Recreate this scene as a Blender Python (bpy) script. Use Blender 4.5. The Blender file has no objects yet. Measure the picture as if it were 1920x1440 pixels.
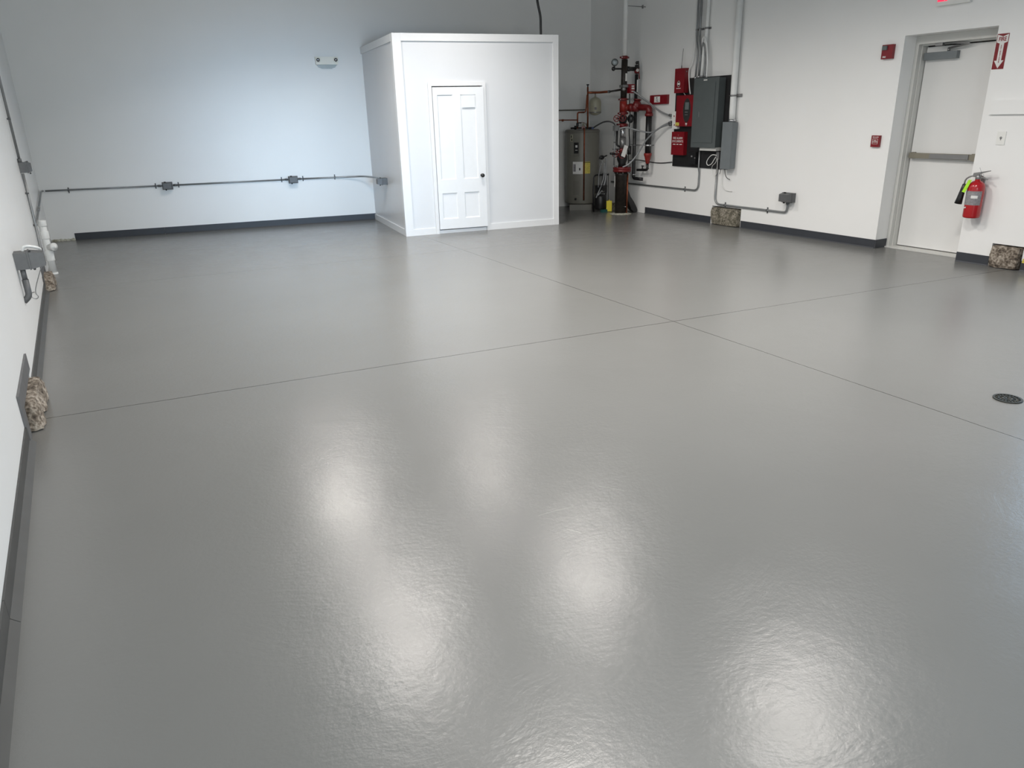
import bpy, bmesh, math, random
from mathutils import Vector, Matrix, noise
PI = math.pi
random.seed(7)
sc = bpy.context.scene
COL = sc.collection

# ------------------------------------------------------------------ camera, world, lights, exposure
R_ = Vector((0.87246574, -0.48806213, -0.02447218)); U_ = Vector((0.18868949, 0.29026283, 0.93815978)); F_ = Vector((0.4507769, 0.82312991, -0.34533657))
cd = bpy.data.cameras.new('camera'); cam = bpy.data.objects.new('camera', cd); COL.objects.link(cam)
m = Matrix.Identity(4)
for i in range(3):
    m[i][0] = R_[i]; m[i][1] = U_[i]; m[i][2] = -F_[i]
m[2][3] = 1.575
cam.matrix_world = m
cd.sensor_fit = 'HORIZONTAL'; cd.sensor_width = 36; cd.lens = 25.717; cd.clip_start = 0.05; cd.clip_end = 100
sc.camera = cam
sc.view_settings.view_transform = 'Standard'; sc.view_settings.look = 'None'
sc.view_settings.gamma = 1.0; sc.view_settings.use_curve_mapping = False
sc.view_settings.exposure = 0.06

w = bpy.data.worlds.new('world'); sc.world = w; w.use_nodes = True
w.node_tree.nodes['Background'].inputs[0].default_value = (0.55, 0.72, 1.0, 1); w.node_tree.nodes['Background'].inputs[1].default_value = 0.3

XR_ = 7.8776
def area(name, loc, target, shape, sx, sy, power, color, spread=PI):
    l = bpy.data.lights.new(name, 'AREA'); l.shape = shape; l.size = sx
    if shape in ('RECTANGLE', 'ELLIPSE'): l.size_y = sy
    l.energy = power; l.color = color; l.spread = spread
    o = bpy.data.objects.new(name, l); COL.objects.link(o)
    o.location = loc
    d = (Vector(target) - Vector(loc)).normalized()
    o.rotation_euler = d.to_track_quat('-Z', 'Y').to_euler()
    return o
WARM = (1.0, 0.945, 0.885); DAY = (0.95, 1.0, 0.98); BEAM_BLUE = (0.38, 0.67, 1.0)
LP, LP1, FW, FN, SW = 66, 42, 80, 12, 85
for i, (lx, ly) in enumerate(((4.195, 8.44), (2.18, 8.74), (4.09, 5.80), (1.96, 5.86), (4.42, 3.16), (2.25, 3.25))):
    area('ceiling_lamp_light', (lx, ly, 3.45), (lx + 0.32, ly - 0.15, 0), 'DISK', 0.62, 0, LP if i else LP1, WARM, math.radians(152))
# daylight through the front windows (behind the camera) and the side window; an added narrow blue beam at the front window brightens the back wall
area('front_window_light', (0.95, -1.66, 1.70), (0.95, 6, 1.70), 'RECTANGLE', 2.7, 2.0, FW, DAY, math.radians(120))
area('added_blue_beam', (0.9, -1.62, 1.5), (3.1, 12.0, 0.62), 'RECTANGLE', 2.6, 1.3, FN, BEAM_BLUE, math.radians(24.5))
area('side_window_light', (XR_ + 0.25, 1.0, 1.95), (0, 1.0, 1.95), 'RECTANGLE', 4.7, 1.9, SW, (0.5, 0.74, 1.0), math.radians(150))

# ------------------------------------------------------------------ materials
def mat(name, col, rough=0.5, metal=0.0, noise_amt=0.04, scale=12.0, bump=0.0, bscale=60.0, coat=0.0, spec=0.5):
    m = bpy.data.materials.new(name); m.use_nodes = True; nt = m.node_tree; b = nt.nodes['Principled BSDF']
    b.inputs['Roughness'].default_value = rough; b.inputs['Metallic'].default_value = metal
    b.inputs['Coat Weight'].default_value = coat; b.inputs['Specular IOR Level'].default_value = spec
    tc = nt.nodes.new('ShaderNodeTexCoord'); nz = nt.nodes.new('ShaderNodeTexNoise'); nz.inputs['Scale'].default_value = scale
    nz.inputs['Detail'].default_value = 4
    nt.links.new(tc.outputs['Object'], nz.inputs['Vector'])
    rp = nt.nodes.new('ShaderNodeValToRGB')
    lo = [max(0, c * (1 - noise_amt)) for c in col]; hi = [min(1, c * (1 + noise_amt)) for c in col]
    rp.color_ramp.elements[0].position = 0.3; rp.color_ramp.elements[1].position = 0.7
    rp.color_ramp.elements[0].color = (*lo, 1); rp.color_ramp.elements[1].color = (*hi, 1)
    nt.links.new(nz.outputs['Fac'], rp.inputs['Fac']); nt.links.new(rp.outputs['Color'], b.inputs['Base Color'])
    if bump:
        n2 = nt.nodes.new('ShaderNodeTexNoise'); n2.inputs['Scale'].default_value = bscale; n2.inputs['Detail'].default_value = 6
        bp = nt.nodes.new('ShaderNodeBump'); bp.inputs['Strength'].default_value = bump; bp.inputs['Distance'].default_value = 0.01
        nt.links.new(tc.outputs['Object'], n2.inputs['Vector']); nt.links.new(n2.outputs['Fac'], bp.inputs['Height'])
        nt.links.new(bp.outputs['Normal'], b.inputs['Normal'])
    return m
M = {}
M['wall'] = mat('white_wall_paint', (0.85, 0.85, 0.84), 0.36, noise_amt=0.012, scale=1.5, bump=0.05, bscale=25)
M['ceil'] = mat('ceiling_paint', (0.42, 0.43, 0.43), 0.9)
M['base'] = mat('charcoal_vinyl_base', (0.036, 0.040, 0.049), 0.5, noise_amt=0.06, scale=6)
M['base_left'] = mat('dark_grey_cove_base', (0.062, 0.062, 0.060), 0.5, noise_amt=0.1, scale=5)
M['patch'] = mat('charcoal_patch', (0.115, 0.115, 0.118), 0.5, noise_amt=0.12, scale=14)
M['trim'] = mat('white_trim_paint', (0.77, 0.785, 0.80), 0.3, noise_amt=0.01)
M['closet'] = mat('closet_panel_paint', (0.70, 0.72, 0.745), 0.33, noise_amt=0.012, scale=2, bump=0.03, bscale=9)
M['door'] = mat('white_door_paint', (0.80, 0.825, 0.85), 0.28, noise_amt=0.01)
M['steel_door'] = mat('offwhite_door', (0.74, 0.74, 0.73), 0.45, noise_amt=0.012, scale=2)
M['frame'] = mat('light_grey_frame', (0.60, 0.60, 0.575), 0.45, noise_amt=0.008)
M['emt'] = mat('galvanized_conduit', (0.27, 0.28, 0.285), 0.38, 0.55, noise_amt=0.08)
M['cbox'] = mat('grey_cast_box', (0.125, 0.128, 0.132), 0.5, 0.3, noise_amt=0.08, scale=30)
M['flex'] = mat('grey_flex_conduit', (0.30, 0.31, 0.32), 0.45, 0.3)
M['wpipe'] = mat('white_painted_pipe', (0.78, 0.79, 0.78), 0.4, noise_amt=0.03)
M['black'] = mat('black_paint', (0.012, 0.012, 0.013), 0.38, noise_amt=0.2)
M['ply'] = mat('black_backboard', (0.010, 0.010, 0.011), 0.55, noise_amt=0.25)
M['dkpipe'] = mat('dark_rusty_pipe', (0.022, 0.017, 0.014), 0.5, 0.2, noise_amt=0.5, scale=20)
M['red'] = mat('fire_red_paint', (0.20, 0.005, 0.011), 0.33, noise_amt=0.06)
M['redv'] = mat('valve_red_paint', (0.150, 0.010, 0.011), 0.36, noise_amt=0.2, scale=25)
M['redorange'] = mat('orange_red_paint', (0.23, 0.016, 0.011), 0.4, noise_amt=0.2, scale=25)
M['redext'] = mat('extinguisher_red', (0.40, 0.006, 0.010), 0.22, noise_amt=0.03, coat=0.4)
M['panel'] = mat('grey_panel_enamel', (0.088, 0.102, 0.103), 0.42, noise_amt=0.03)
M['panel2'] = mat('lighter_grey_enamel', (0.165, 0.185, 0.195), 0.42, noise_amt=0.03)
M['steel'] = mat('bright_steel', (0.55, 0.55, 0.56), 0.25, 0.9)
M['dull'] = mat('dull_steel', (0.28, 0.28, 0.28), 0.4, 0.7)
M['brass'] = mat('aged_brass_bar', (0.27, 0.25, 0.20), 0.42, 0.5)
M['copper'] = mat('copper_pipe', (0.26, 0.075, 0.035), 0.4, 0.7, noise_amt=0.3, scale=20)
M['heater'] = mat('heater_beige_grey', (0.195, 0.188, 0.160), 0.4, noise_amt=0.04)
M['heater2'] = mat('heater_stand_grey', (0.165, 0.158, 0.137), 0.5)
M['tank'] = mat('tank_cream', (0.40, 0.385, 0.29), 0.4)
M['white'] = mat('white_plastic', (0.80, 0.80, 0.77), 0.4, noise_amt=0.01)
M['cream'] = mat('cream_plastic', (0.86, 0.85, 0.78), 0.4, noise_amt=0.01)
M['lens'] = mat('blue_grey_lens', (0.42, 0.48, 0.50), 0.2)
M['label'] = mat('silver_label', (0.25, 0.24, 0.25), 0.4, noise_amt=0.25, scale=60)
M['yellow'] = mat('yellow_plastic', (0.72, 0.60, 0.03), 0.4)
M['ylabel'] = mat('yellow_label', (0.60, 0.50, 0.10), 0.5, noise_amt=0.3, scale=80)
M['lime'] = mat('lime_tag', (0.42, 0.80, 0.04), 0.5, noise_amt=0.15, scale=60)
M['glass'] = mat('grey_display', (0.14, 0.16, 0.16), 0.15)
M['iron'] = mat('cast_iron', (0.045, 0.045, 0.038), 0.5, 0.5, noise_amt=0.3, scale=60)
M['ink'] = mat('black_ink', (0.02, 0.02, 0.02), 0.6)
M['rink'] = mat('red_ink', (0.25, 0.005, 0.02), 0.5)
M['paper'] = mat('white_label_stock', (0.75, 0.74, 0.72), 0.6, noise_amt=0.05)
M['teal'] = mat('teal_plastic', (0.02, 0.10, 0.09), 0.5)
M['blue'] = mat('blue_valve_tag', (0.02, 0.06, 0.2), 0.5)
def glow(name, col, s):
    m = bpy.data.materials.new(name); m.use_nodes = True; b = m.node_tree.nodes['Principled BSDF']
    b.inputs['Base Color'].default_value = (*col, 1); b.inputs['Emission Color'].default_value = (*col, 1); b.inputs['Emission Strength'].default_value = s
    return m
M['exitred'] = glow('exit_red_glow', (1.0, 0.02, 0.06), 1.6)
def pane_mat():
    m = bpy.data.materials.new('window_glass'); m.use_nodes = True; b = m.node_tree.nodes['Principled BSDF']
    b.inputs['Transmission Weight'].default_value = 1; b.inputs['Roughness'].default_value = 0.0; b.inputs['IOR'].default_value = 1.45
    return m
M['pane'] = pane_mat()

def concrete(name, c1, c2, c3):
    m = bpy.data.materials.new(name); m.use_nodes = True; nt = m.node_tree; b = nt.nodes['Principled BSDF']; b.inputs['Roughness'].default_value = 0.95
    tc = nt.nodes.new('ShaderNodeTexCoord'); nz = nt.nodes.new('ShaderNodeTexNoise'); nz.inputs['Scale'].default_value = 13; nz.inputs['Detail'].default_value = 10; nz.inputs['Roughness'].default_value = 0.75
    vo = nt.nodes.new('ShaderNodeTexVoronoi'); vo.inputs['Scale'].default_value = 45
    rp = nt.nodes.new('ShaderNodeValToRGB'); e = rp.color_ramp.elements
    e[0].position = 0.44; e[0].color = (*c1, 1); e[1].position = 0.76; e[1].color = (*c3, 1); k = e.new(0.60); k.color = (*c2, 1)
    mx = nt.nodes.new('ShaderNodeMath'); mx.operation = 'MULTIPLY_ADD'; mx.inputs[1].default_value = 0.25
    nt.links.new(tc.outputs['Object'], nz.inputs['Vector']); nt.links.new(tc.outputs['Object'], vo.inputs['Vector'])
    nt.links.new(vo.outputs['Distance'], mx.inputs[0]); nt.links.new(nz.outputs['Fac'], mx.inputs[2])
    nt.links.new(mx.outputs[0], rp.inputs['Fac']); nt.links.new(rp.outputs['Color'], b.inputs['Base Color'])
    bp = nt.nodes.new('ShaderNodeBump'); bp.inputs['Strength'].default_value = 0.8; bp.inputs['Distance'].default_value = 0.012
    nt.links.new(mx.outputs[0], bp.inputs['Height']); nt.links.new(bp.outputs['Normal'], b.inputs['Normal'])
    return m
M['conc'] = concrete('rough_concrete', (0.04, 0.036, 0.027), (0.15, 0.137, 0.102), (0.32, 0.29, 0.24))
M['conc2'] = concrete('rough_brown_concrete', (0.035, 0.026, 0.02), (0.175, 0.142, 0.11), (0.43, 0.38, 0.32))
M['plaster'] = concrete('crumbled_plaster', (0.18, 0.17, 0.12), (0.42, 0.41, 0.34), (0.62, 0.62, 0.55))

def floor_mat():
    m = bpy.data.materials.new('grey_epoxy_floor'); m.use_nodes = True; nt = m.node_tree; N = nt.nodes; L = nt.links; b = N['Principled BSDF']
    tc = N.new('ShaderNodeTexCoord'); sep = N.new('ShaderNodeSeparateXYZ'); L.new(tc.outputs['Object'], sep.inputs[0])
    def mth(op, a, b_=None, c_=None):
        n = N.new('ShaderNodeMath'); n.operation = op
        for i, v in enumerate((a, b_, c_)):
            if v is None: continue
            if hasattr(v, 'is_linked') or hasattr(v, 'links'): L.new(v, n.inputs[i])
            else: n.inputs[i].default_value = v
        return n.outputs[0]
    # slow wobble so the saw cuts are not ruler straight
    nzw = N.new('ShaderNodeTexNoise'); nzw.inputs['Scale'].default_value = 3.0; L.new(tc.outputs['Object'], nzw.inputs['Vector'])
    wob = mth('MULTIPLY', mth('SUBTRACT', nzw.outputs['Fac'], 0.5), 0.012)
    def line(px, py, dx, dy, width):
        l = math.hypot(dx, dy); nx, ny = -dy / l, dx / l; c = nx * px + ny * py
        d = mth('ADD', mth('MULTIPLY', sep.outputs[0], nx), mth('MULTIPLY_ADD', sep.outputs[1], ny, -c))
        d = mth('ABSOLUTE', mth('ADD', d, wob))
        return mth('LESS_THAN', d, width)
    l1 = line(3.8408, 4.3133, 0.01805, 1, 0.0035); l2 = line(3.8408, 4.3133, 1, -0.09347, 0.0042); l3 = mth('MULTIPLY', line(3.0, 8.4333, 1, -0.09347, 0.0050), 0.45)
    lines = mth('MAXIMUM', mth('MAXIMUM', mth('MULTIPLY', l1, 0.9), mth('MULTIPLY', l2, 0.95)), l3)
    # scratches: few thin pale arcs
    def seg(x0, y0, x1, y1, wd):
        dx, dy = x1 - x0, y1 - y0; l = math.hypot(dx, dy)
        t = mth('ADD', mth('MULTIPLY', sep.outputs[0], dx / l), mth('MULTIPLY_ADD', sep.outputs[1], dy / l, -(dx * x0 + dy * y0) / l))
        inside = mth('MULTIPLY', mth('GREATER_THAN', t, 0.0), mth('LESS_THAN', t, l))
        return mth('MULTIPLY', inside, line(x0, y0, dx, dy, wd))
    s = None
    for a in ((1.735, 2.385, 1.775, 2.335, .0010), (1.775, 2.335, 1.805, 2.289, .0010), (1.371, 2.302, 1.45, 2.30, .0006), (1.45, 2.30, 1.536, 2.289, .0007), (1.413, 2.154, 1.445, 2.10, .0008)):
        q = seg(*a); s = q if s is None else mth('MAXIMUM', s, q)
    n1 = N.new('ShaderNodeTexNoise'); n1.inputs['Scale'].default_value = 0.7; n1.inputs['Detail'].default_value = 5; L.new(tc.outputs['Object'], n1.inputs['Vector'])
    rp = N.new('ShaderNodeValToRGB'); rp.color_ramp.elements[0].position = .3; rp.color_ramp.elements[1].position = .7
    rp.color_ramp.elements[0].color = (0.163, 0.163, 0.157, 1); rp.color_ramp.elements[1].color = (0.175, 0.175, 0.169, 1)
    L.new(n1.outputs['Fac'], rp.inputs['Fac'])
    mx = N.new('ShaderNodeMix'); mx.data_type = 'RGBA'; L.new(lines, mx.inputs[0]); L.new(rp.outputs['Color'], mx.inputs[6]); mx.inputs[7].default_value = (0.03, 0.029, 0.027, 1)
    mx2 = N.new('ShaderNodeMix'); mx2.data_type = 'RGBA'; L.new(mth('MULTIPLY', s, 0.30), mx2.inputs[0]); L.new(mx.outputs[2], mx2.inputs[6]); mx2.inputs[7].default_value = (0.6, 0.6, 0.56, 1)
    L.new(mx2.outputs[2], b.inputs['Base Color'])
    n2 = N.new('ShaderNodeTexNoise'); n2.inputs['Scale'].default_value = 2.2; n2.inputs['Detail'].default_value = 6; L.new(tc.outputs['Object'], n2.inputs['Vector'])
    L.new(mth('MULTIPLY_ADD', n2.outputs['Fac'], 0.05, 0.228), b.inputs['Roughness'])
    b.inputs['Specular IOR Level'].default_value = 0.42
    # troweled swirls: stretched noise warped by low noise
    wv = N.new('ShaderNodeTexNoise'); wv.inputs['Scale'].default_value = 1.1; L.new(tc.outputs['Object'], wv.inputs['Vector'])
    add = N.new('ShaderNodeMixRGB'); add.blend_type = 'ADD'; add.inputs[0].default_value = 1.0; L.new(tc.outputs['Object'], add.inputs[1]); L.new(wv.outputs['Color'], add.inputs[2])
    mp = N.new('ShaderNodeMapping'); mp.inputs['Scale'].default_value = (9, 26, 1); mp.inputs['Rotation'].default_value = (0, 0, 0.5); L.new(add.outputs[0], mp.inputs['Vector'])
    n3 = N.new('ShaderNodeTexNoise'); n3.inputs['Scale'].default_value = 1.6; n3.inputs['Detail'].default_value = 8; n3.inputs['Roughness'].default_value = 0.62; L.new(mp.outputs[0], n3.inputs['Vector'])
    n4 = N.new('ShaderNodeTexNoise'); n4.inputs['Scale'].default_value = 4.0; n4.inputs['Detail'].default_value = 3; L.new(tc.outputs['Object'], n4.inputs['Vector'])
    hgt = mth('ADD', mth('MULTIPLY', n3.outputs['Fac'], 0.0012), mth('MULTIPLY', n4.outputs['Fac'], 0.004))
    n5 = N.new('ShaderNodeTexNoise'); n5.inputs['Scale'].default_value = 52; n5.inputs['Detail'].default_value = 5; n5.inputs['Roughness'].default_value = 0.6; L.new(tc.outputs['Object'], n5.inputs['Vector'])
    hgt = mth('ADD', hgt, mth('MULTIPLY', n5.outputs['Fac'], 0.0013))
    hgt = mth('SUBTRACT', hgt, mth('MULTIPLY', lines, 0.003))
    bp = N.new('ShaderNodeBump'); bp.inputs['Strength'].default_value = 0.55; bp.inputs['Distance'].default_value = 1.0; L.new(hgt, bp.inputs['Height']); L.new(bp.outputs['Normal'], b.inputs['Normal'])
    return m
M['floor'] = floor_mat()

# ------------------------------------------------------------------ mesh helpers
class MB:
    def __init__(s): s.bm = bmesh.new()
    def box(s, x0, x1, y0, y1, z0, z1, mtx=None):
        x0, x1 = min(x0, x1), max(x0, x1); y0, y1 = min(y0, y1), max(y0, y1); z0, z1 = min(z0, z1), max(z0, z1)
        v = [s.bm.verts.new(c) for c in ((x0,y0,z0),(x1,y0,z0),(x1,y1,z0),(x0,y1,z0),(x0,y0,z1),(x1,y0,z1),(x1,y1,z1),(x0,y1,z1))]
        for f in ((0,3,2,1),(4,5,6,7),(0,1,5,4),(1,2,6,5),(2,3,7,6),(3,0,4,7)): s.bm.faces.new([v[i] for i in f])
        if mtx is not None: bmesh.ops.transform(s.bm, matrix=mtx, verts=v)
        return s
    def hexa(s, bot, top):
        v = [s.bm.verts.new(c) for c in list(bot) + list(top)]
        for f in ((0,3,2,1),(4,5,6,7),(0,1,5,4),(1,2,6,5),(2,3,7,6),(3,0,4,7)): s.bm.faces.new([v[i] for i in f])
        return s
    def prism(s, pts, a, b, axis='y'):
        mk = {'y': lambda p, t: (p[0], t, p[1]), 'z': lambda p, t: (p[0], p[1], t), 'x': lambda p, t: (t, p[0], p[1])}[axis]
        A = [s.bm.verts.new(mk(p, a)) for p in pts]; B = [s.bm.verts.new(mk(p, b)) for p in pts]; n = len(pts)
        s.bm.faces.new(A[::-1]); s.bm.faces.new(B)
        for i in range(n): s.bm.faces.new((A[i], A[(i+1)%n], B[(i+1)%n], B[i]))
        return s
    def tube(s, pts, r, bend=0.0, seg=12, cap=True):
        pts = [Vector(p) for p in pts]
        if bend > 0 and len(pts) > 2:
            out = [pts[0]]
            for i in range(1, len(pts)-1):
                p, a, b = pts[i], pts[i-1], pts[i+1]
                d1 = (a-p); d2 = (b-p); k = min(bend, d1.length*0.49, d2.length*0.49)
                q0 = p + d1.normalized()*k; q1 = p + d2.normalized()*k
                for j in range(7):
                    t = j/6; out.append(q0*(1-t)**2 + p*2*t*(1-t) + q1*t*t)
            out.append(pts[-1]); pts = out
        rr = r if isinstance(r, (list, tuple)) else [r]*len(pts)
        rings = []; prev = None
        for i, p in enumerate(pts):
            t = (pts[min(i+1, len(pts)-1)] - pts[max(i-1, 0)]).normalized()
            if prev is None:
                up = Vector((0,0,1)) if abs(t.z) < 0.9 else Vector((1,0,0)); n = t.cross(up).normalized()
            else:
                n = (prev - t*prev.dot(t)); n = n.normalized() if n.length > 1e-6 else t.orthogonal().normalized()
            prev = n; b = t.cross(n)
            rings.append([s.bm.verts.new(p + (n*math.cos(2*PI*k/seg) + b*math.sin(2*PI*k/seg))*rr[i]) for k in range(seg)])
        for a, b in zip(rings, rings[1:]):
            for k in range(seg):
                f = s.bm.faces.new((a[k], a[(k+1)%seg], b[(k+1)%seg], b[k])); f.smooth = True
        if cap: s.bm.faces.new(rings[0][::-1]); s.bm.faces.new(rings[-1])
        return s
    def smooth_tube(s, pts, r, seg=10, n=8):
        P = [Vector(p) for p in pts]; P = [P[0]*2-P[1]] + P + [P[-1]*2-P[-2]]; out = []
        for i in range(1, len(P)-2):
            for j in range(n):
                t = j/n; a, b, c, d = P[i-1], P[i], P[i+1], P[i+2]
                out.append(0.5*((2*b) + (c-a)*t + (2*a-5*b+4*c-d)*t*t + (-a+3*b-3*c+d)*t**3))
        out.append(P[-2]); return s.tube(out, r, 0, seg)
    def lathe(s, prof, c=(0,0,0), axis=(0,0,1), seg=24):
        # prof: (radius, height) list
        q = Vector((0,0,1)).rotation_difference(Vector(axis)).to_matrix(); c = Vector(c); rings = []
        for (r, h) in prof:
            if r < 1e-5: rings.append([s.bm.verts.new(c + q @ Vector((0,0,h)))])
            else: rings.append([s.bm.verts.new(c + q @ Vector((r*math.cos(2*PI*k/seg), r*math.sin(2*PI*k/seg), h))) for k in range(seg)])
        for a, b in zip(rings, rings[1:]):
            for k in range(seg):
                k2 = (k+1) % seg
                if len(a) == 1 and len(b) == 1: continue
                if len(a) == 1: f = s.bm.faces.new((a[0], b[k2], b[k]))
                elif len(b) == 1: f = s.bm.faces.new((a[k], a[k2], b[0]))
                else: f = s.bm.faces.new((a[k], a[k2], b[k2], b[k]))
                f.smooth = True
        if len(rings[0]) > 1: s.bm.faces.new(rings[0][::-1])
        if len(rings[-1]) > 1: s.bm.faces.new(rings[-1])
        return s
    def ball(s, c, r, sx=1, sy=1, sz=1):
        bmesh.ops.create_uvsphere(s.bm, u_segments=16, v_segments=10, radius=r, matrix=Matrix.Translation(c) @ Matrix.Diagonal((sx, sy, sz, 1)))
        return s
    def wheel(s, c, axis, r, t=0.006, spokes=5):
        ax = Vector(axis).normalized(); u = ax.orthogonal().normalized(); v = ax.cross(u); c = Vector(c); n = 20
        ring = [c + (u*math.cos(2*PI*k/n) + v*math.sin(2*PI*k/n))*r for k in range(n+1)]
        s.tube(ring, t, 0, 8)
        for k in range(spokes):
            a = 2*PI*k/spokes; s.tube([c, c + (u*math.cos(a)+v*math.sin(a))*r], t*0.8, 0, 6)
        s.lathe([(r*0.3, -t), (r*0.3, t)], c, ax, 10)
        return s
    def bevel(s, w, seg=2, angle=0.6):
        es = [e for e in s.bm.edges if len(e.link_faces) == 2 and e.calc_face_angle(0) > angle]
        bmesh.ops.bevel(s.bm, geom=es, offset=w, segments=seg, affect='EDGES', clamp_overlap=True)
        return s
    def build(s, name, material, parent=None, mtx=None, smooth=False):
        bmesh.ops.recalc_face_normals(s.bm, faces=s.bm.faces)
        me = bpy.data.meshes.new(name); s.bm.to_mesh(me); s.bm.free(); me.materials.append(material)
        if smooth:
            for p in me.polygons: p.use_smooth = True
        o = bpy.data.objects.new(name, me); COL.objects.link(o)
        if parent is not None: o.parent = parent
        if mtx is not None: o.matrix_world = mtx
        return o
def frame(o, right):
    r = Vector(right); r.z = 0; r.normalize(); y = Vector((0,0,1)).cross(r)
    m = Matrix.Identity(4)
    for i in range(3): m[i][0] = r[i]; m[i][1] = y[i]; m[i][3] = o[i]
    return m
def tag(o, label, cat, group=None, kind=None):
    o['label'] = label; o['category'] = cat
    if group: o['group'] = group
    if kind: o['kind'] = kind
    return o
def thing(name, label, cat, mtx=None, group=None):
    o = bpy.data.objects.new(name, None); COL.objects.link(o); o.empty_display_size = 0.1
    if mtx is not None: o.matrix_world = mtx
    return tag(o, label, cat, group)
def struct(mb, name, material, mtx=None, parent=None, label=None):
    o = mb.build(name, material, parent, mtx)
    if parent is None: o['kind'] = 'structure'
    if label: o['label'] = label
    return o
def text(name, body, size, material, parent, loc, rot=(PI/2, 0, 0), extrude=0.0006, sx=1.0, bold=0.0, spacing=1.0, align='CENTER', line=1.0):
    c = bpy.data.curves.new(name, 'FONT'); c.body = body; c.size = size; c.extrude = extrude; c.align_x = align; c.align_y = 'CENTER'; c.offset = bold
    c.space_character = spacing; c.space_line = line
    t = bpy.data.objects.new(name + '_src', c); COL.objects.link(t)
    dg = bpy.context.evaluated_depsgraph_get(); me = bpy.data.meshes.new_from_object(t.evaluated_get(dg)); bpy.data.objects.remove(t)
    me.name = name; me.materials.clear(); me.materials.append(material)
    me.transform(Matrix.Translation(loc) @ Matrix.Rotation(rot[1], 4, 'Y') @ Matrix.Rotation(rot[0], 4, 'X') @ Matrix.Diagonal((sx, 1, 1, 1)))
    o = bpy.data.objects.new(name, me); COL.objects.link(o); o.parent = parent
    return o

# ------------------------------------------------------------------ room geometry
XR, YB, WB, WL = 7.8776, 12.574, -0.16375, -0.01386
YF = -1.85; ZT = 3.85; TH = 0.38
def xleft(y): return -0.5406 + WL*(y-4)
def yback(x): return YB + WB*x
LC = Vector((-0.661, yback(-0.661), 0)); RC = Vector((XR, yback(XR), 0))
BDIR = Vector((1, WB, 0)).normalized()
FR_R = lambda y, z: frame((XR, y, z), (0, -1, 0))             # right wall, local x towards the viewer's right, -y out of the wall
FR_B = lambda u, z: frame(Vector((0, YB, z)) + BDIR*u, BDIR)
FR_L = lambda y, z: frame((xleft(y), y, z), (WL, 1, 0))
def wall_cells(mb, us, zs, holes, t):
    us = sorted(set(us + [h[0] for h in holes] + [h[1] for h in holes])); zs = sorted(set(zs + [h[2] for h in holes] + [h[3] for h in holes]))
    for a, b in zip(us, us[1:]):
        for c, d in zip(zs, zs[1:]):
            mu, mz = (a+b)/2, (c+d)/2
            if any(h[0] < mu < h[1] and h[2] < mz < h[3] for h in holes): continue
            mb.box(a, b, 0, t, c, d)
    bmesh.ops.remove_doubles(mb.bm, verts=mb.bm.verts, dist=1e-5)
    seen = {}; kill = []
    for f in mb.bm.faces:
        k = tuple(sorted(v.index for v in f.verts)) if False else frozenset(v for v in f.verts)
        if k in seen: kill += [f, seen[k]]
        else: seen[k] = f
    bmesh.ops.delete(mb.bm, geom=list(set(kill)), context='FACES')
    return mb
# floor
mb = MB(); mb.box(-1.3, 8.6, YF-0.3, 13.2, -0.15, 0.0); floor = struct(mb, 'floor', M['floor'])
mb = MB(); mb.box(-1.3, 8.6, YF-0.3, 13.2, ZT, ZT+0.1); struct(mb, 'ceiling', M['ceil'])
# right wall: u = -y ; recess for the door, two foundation pockets, side window
DY0, DY1, DH = 4.487, 5.452, 2.263
mb = MB(); wall_cells(mb, [-RC.y-0.4, -YF+0.1], [0, ZT], [(-DY1, -DY0, 0, DH), (-8.14, -7.573, 0, 0.258), (-4.147, -3.845, 0, 0.232), (-3.40, 1.40, 1.0, 2.95)], TH)
struct(mb, 'wall_right', M['wall'], frame((XR, 0, 0), (0, -1, 0)))
# back wall
mb = MB(); wall_cells(mb, [-0.72, 8.3], [0, ZT], [], 0.2); struct(mb, 'wall_back', M['wall'], FR_B(0, 0))
# left wall: u measured along +y from y=0
mb = MB(); wall_cells(mb, [YF-0.1, 12.85], [0, ZT], [(4.46, 5.22, 0, 0.17), (8.66, 9.26, 0, 0.16)], 0.25); struct(mb, 'wall_left', M['wall'], frame((xleft(0), 0, 0), (WL, 1, 0)))
# front wall behind the camera with two shop windows
mb = MB(); wall_cells(mb, [-8.1, 0.7], [0, ZT], [(-2.35, 0.45, 0.65, 2.75), (-6.6, -3.4, 0.65, 2.75)], 0.2)
struct(mb, 'wall_front', M['wall'], frame((0, YF, 0), (-1, 0, 0)))
def window(name, mtx, w, h, depth):
    e = bpy.data.objects.new(name, None); COL.objects.link(e); e.matrix_world = mtx; e['kind'] = 'structure'
    f = MB()
    for a in ((-w/2, -w/2+0.06, 0, h), (w/2-0.06, w/2, 0, h), (-0.03, 0.03, 0, h)): f.box(a[0], a[1], depth, depth+0.05, a[2], a[3])
    f.box(-w/2, w/2, depth, depth+0.05, 0, 0.06); f.box(-w/2, w/2, depth, depth+0.05, h-0.06, h)
    f.build('window_frame', M['dull'], e)
window('window_1', frame((XR, 1.0, 1.0), (0, -1, 0)), 4.8, 1.95, 0.31)
window('window_2', frame((0.95, YF, 0.65), (-1, 0, 0)), 2.8, 2.1, 0.13)
window('window_3', frame((5.0, YF, 0.65), (-1, 0, 0)), 3.2, 2.1, 0.13)

# baseboards
BH = 0.0985
def base_run(name, mtx_fn, runs, toe=0.0, seams=()):
    k = MB()
    for a, b in runs:
        k.box(a, b, -0.008, 0.0, 0, BH)
        if toe: k.prism([(-toe, 0), (-0.008, 0), (-0.008, toe*0.7)], a, b, 'x')
        else: k.prism([(-0.016, 0), (-0.008, 0), (-0.008, 0.012)], a, b, 'x')
    return struct(k, name, M['base_left'] if toe else M['base'], mtx_fn)
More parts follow.
